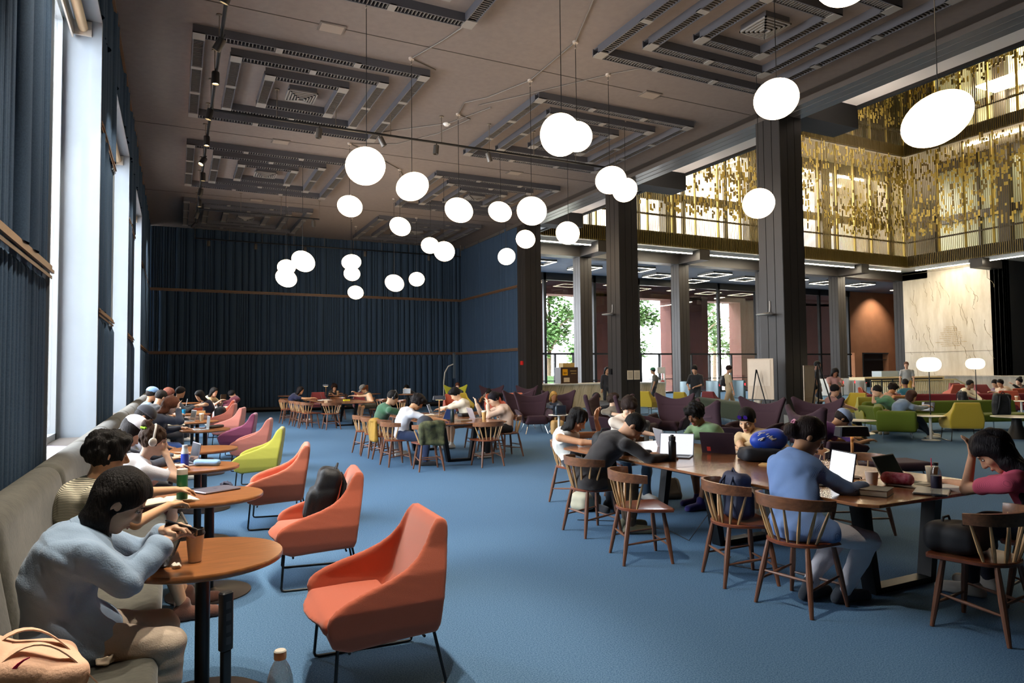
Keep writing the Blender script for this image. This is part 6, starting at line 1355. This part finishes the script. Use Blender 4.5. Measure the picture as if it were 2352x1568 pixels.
def tlamp(x,y,z,label,sc=1):
    e=empty('table_lamp',(x,y,z),R(-26),label,'table lamp'); mb=MB(); mb.lathe([(.07,0),(.07,.012),(.012,.016)],28); mb.build('base',mat('lamp_brown','#3f3029',.4),e); mb=MB(); mb.lathe([(.012,.012),(.012,.36)],14); mb.build('stem',mat('lamp_stem','#8b6540',.4,metal=.4),e)
    mb=MB(); rings=[[(a*k,b*k,zz) for a,b in ((.12,.05),(.11,.06),(-.11,.06),(-.12,.05),(-.12,-.05),(-.11,-.06),(.11,-.06),(.12,-.05))] for k,zz in ((1.05,.345),(.95,.42),(.90,.425))]; mb.loft(rings); mb.build('lamp_shade',mat('lamp_shade_black','#2b2c32',.35),e)
    mb=MB(); mb.box(-.07,.07,-.025,.025,.341,.3445); mb.build('light_strip',emis('tlamp_glow','#ffcf8a',5),e,0); L=D.lights.new('lamp_light','POINT'); L.energy=1.5; L.color=(1,.78,.5); L.shadow_soft_size=.06; o=D.objects.new('lamp_light',L); C.objects.link(o); o.parent=e; o.location=(0,0,.31)
    return e
tlamp(5.05,3.86,T,'dark table lamp with a boat shaped shade on the near table'); tlamp(4.75,12.9,T,'thin stemmed table lamp on the middle table'); tlamp(5.5,28.1,T,'small table lamp at the back wall beside the curly hair')
def cable(pts,label,col='#15151a',r=.004,name='power_cable'): mb=MB(); mb.tube(pts,r,6); tag(mb.build(name,mat('cable_'+col[1:],col,.5)),label,'cable')
cable([(5.05,3.80,T+.005),(4.98,3.72,T+.006),(5.10,3.62,T+.03),(5.2,3.66,T+.02),(5.32,3.60,T+.006)],'white charging cable curling past the table lamp','#e6ddcc',.003); cable([(4.50,4.98,.30),(4.45,5.2,.01),(4.55,5.6,.008),(4.4,6.2,.008),(4.0,6.5,.008)],'black power cable trailing on the floor under the near table')
cable([(4.4,4.6,.008),(4.2,4.45,.008),(4.3,4.2,.008),(4.6,4.15,.008),(4.5,4.5,.008)],'coiled black cable on the floor by the centre trestle'); cable([(4.9,5.75,T+.006),(5.0,5.9,T+.008),(5.15,5.95,T+.006),(5.2,6.05,T+.006)],'thin black cable between the laptops','#22221f',.003)
# middle table
bottle(4.48,11.5,T,[(.036,0),(.038,.004),(.038,.17),(.03,.2)],'#1f2d2c','dark green flask with a red band on the middle table',parts=[('cap',[(.03,.2),(.033,.203),(.033,.235),(.002,.237)],'#22302e')])
laptop(4.98,14.0,T,150,'white laptop beside the lamp on the middle table','#c3c4d4','#2a2c33',0,110); laptop(4.62,12.1,T,15,'dark tablet laptop in front of the white tee','#2b2d36','#3a4a7a',.5,115); laptop(5.2,12.25,T,178,'silver laptop seen from behind in front of the blush top','#cfd0da','#2a2c33',0,110)
cup(5.20,11.72,T,'tall iced latte in a clear cup on the middle table',.15,.045,'#d0a868','#e8dcc4'); softbag(5.25,12.75,T,10,(.14,.09,.035),'flat black pouch on the middle table','#1a191b',4,'pouch','pouch',.006,False); book(4.8,13.55,T,10,.3,.22,.02,'open notebook under the cream sleeves',open_=True)
book(4.75,11.65,T,20,.28,.2,.02,'magazine with a brown cover beside the dark tablet','#7a6a58')
# jackets on chairs
def drape(x,y,deg,label,m_,zt=.80,w=.20,dn=.34,seed=1):
    s=SDF(.011); s.box((-.27,0,zt-dn/2),(.045,w,dn/2),rad=.04); s.ell((-.25,0,zt-.01),(.09,w*.95,.05)); s.fold(.014,20,seed); o=s.build('jacket',m_); o.location=(x,y,0); o.rotation_euler=(0,0,R(deg)); tag(o,label,'jacket')
drape(3.86,11.02,85,'camouflage jacket draped over the spindle chair at the table corner',mat('camo','#5d5f3c',.9,col2='#262a1c',nscale=9),.80,.21,.36,2)
s=SDF(.012); s.ell((0,0,0),(.15,.12,.12)); s.fold(.01,20,2); o=s.build('hooded_coat',mat('coat_slate','#3d4048',.9)); o.location=(3.86,11.2,.78); tag(o,'slate grey hood bundled above the camouflage jacket','coat')
drape(3.62,12.65,5,'mustard yellow jacket hung over the back of a spindle chair',mat('jacket_mustard','#a67f2c',.85,noise=.3,nscale=6),.76,.15,.40,3)
# far table
laptop(4.45,24.2,T+.01,160,'grey tablet standing on the far table beside the navy top','#7a8580','#2a2c33',0,105) if False else laptop(4.5,23.6,T,170,'grey tablet standing on the far table in front of the navy top','#7a8580','#2a2c33',0,105)
laptop(5.15,22.8,T,180,'black laptop in front of the capped person at the far table','#1d1a1a','#15151a',0,105); book(4.45,22.9,T,10,.4,.3,.015,'white papers with a yellow marker on the far table','#e8e8e0','#f0eee4',True); mb=MB(); mb.box(-.1,.1,-.07,.07,0,.03); o=mb.build('sticky_pad',mat('neon_yellow','#d8d51a',.7)); o.location=(5.0,22.2,T); tag(o,'neon yellow pad on the far table','pad')
cup(5.9,27.75,T,'tan paper cup in front of the curly haired person at the back wall',.15,.045,'#a9825a','#b8936a'); laptop(8.6,27.2,T,60,'silver laptop at the back wall used by the person in black','#b8a890','#2a2c33',0,95)
# bench jackets
s=SDF(.016); s.box((0,0,.03),(.14,.75,.05),rad=.04); s.fold(.02,14,5); o=s.build('jacket_on_ledge',mat('jacket_white','#e2dfe8',.85,col2='#6b3fae',nscale=3)); o.location=(-1.02,6.6+.9,.86); tag(o,'white and purple jacket thrown over the window ledge','jacket')
# lounge items
laptop(8.25,14.15,.602,60,'dark laptop on the white pedestal table of the blonde person','#3a4048','#20242c',0,100); bottle(8.05,13.95,.60,bprof(.035,.24),'#39454e','slate flask on the white pedestal table')
softbag(8.85,15.3,0,-10,(.17,.10,.19),'tan paper shopping bag on the floor under the wing chairs','#b48d54',7,'shopping_bag','bag',.004)
laptop(15.95,10.15,.60,0,'dark laptop on the lap of the person on the green sofa','#3f3f42','#20242c',0,100); phone_in_hand((15.75,10.02,.80),(0,R(-50),0),'phone held by the person on the green sofa'); phone_in_hand((18.3,12.05,.93),(0,R(-60),R(-20)),'phone held up by the bare shouldered person'); phone_in_hand((17.22,13.5,1.17),(R(40),0,R(-30)),'phone held by the person in pink at the turnstiles')
cup(22.65,11.7,.60,'paper cup on the white table before the hoodie',.12,.045,'#b58a6a','#e4dccb'); bottle(13.4,10.3,.50,bprof(.033,.24),'#8a8f98','clear bottle with a purple cap on the black cone table')
s=SDF(.016); s.box((0,0,.05),(.2,.14,.07),rad=.05); s.fold(.02,16,5); o=s.build('jacket_bundle',mat('jacket_grey','#7d766c',.9)); o.location=(12.1,10.2,.60); tag(o,'crumpled grey jacket on the trolley bins','jacket')
softbag(10.6,15.2,.55,10,(.5,.3,.14),'large dark duffel bag behind the taupe tee','#23211f',5,'duffel_bag','bag',.012,False)
e=empty('arc_lamp',(10.3,26.6,0),0,'pale arched lamp against the felt wall beside the lime chair','lamp'); mb=MB(); mb.tube([(-.3,0,0),(-.3,0,1.2),(-.25,0,1.6),(-.1,0,1.85),(.15,0,1.95)],.03,8); mb.build('arm',mat('arc_grey','#9c9a90',.4),e); mb=MB(); mb.box(.12,.2,-.05,.05,1.35,2.4); mb.build('panel',mat('arc_panel','#3a4650',.5),e)
e=empty('display_case',(36.5,25.5,1.09),0,'pale blue glass display boxes on the counter behind the stair rail','display case')
for k in range(2):
    mb=MB(); mb.box(-.9+k*1.5,.5+k*1.5,-.3,.3,0,.32); mb.build('glass_box',mat('case_blue','#a9bccb',.2),e)
e=empty('wall_sign',(49.4,23.0,2.75),0,'small pale sign plate on the dark wall right of the marble','sign'); mb=MB(); mb.box(0,.05,-.5,.5,-.16,.16); mb.build('plate',mat('plate_pale','#b9b2a4',.6),e)
for p in (SC,AC,WC,RT,SP,OF): p.done()
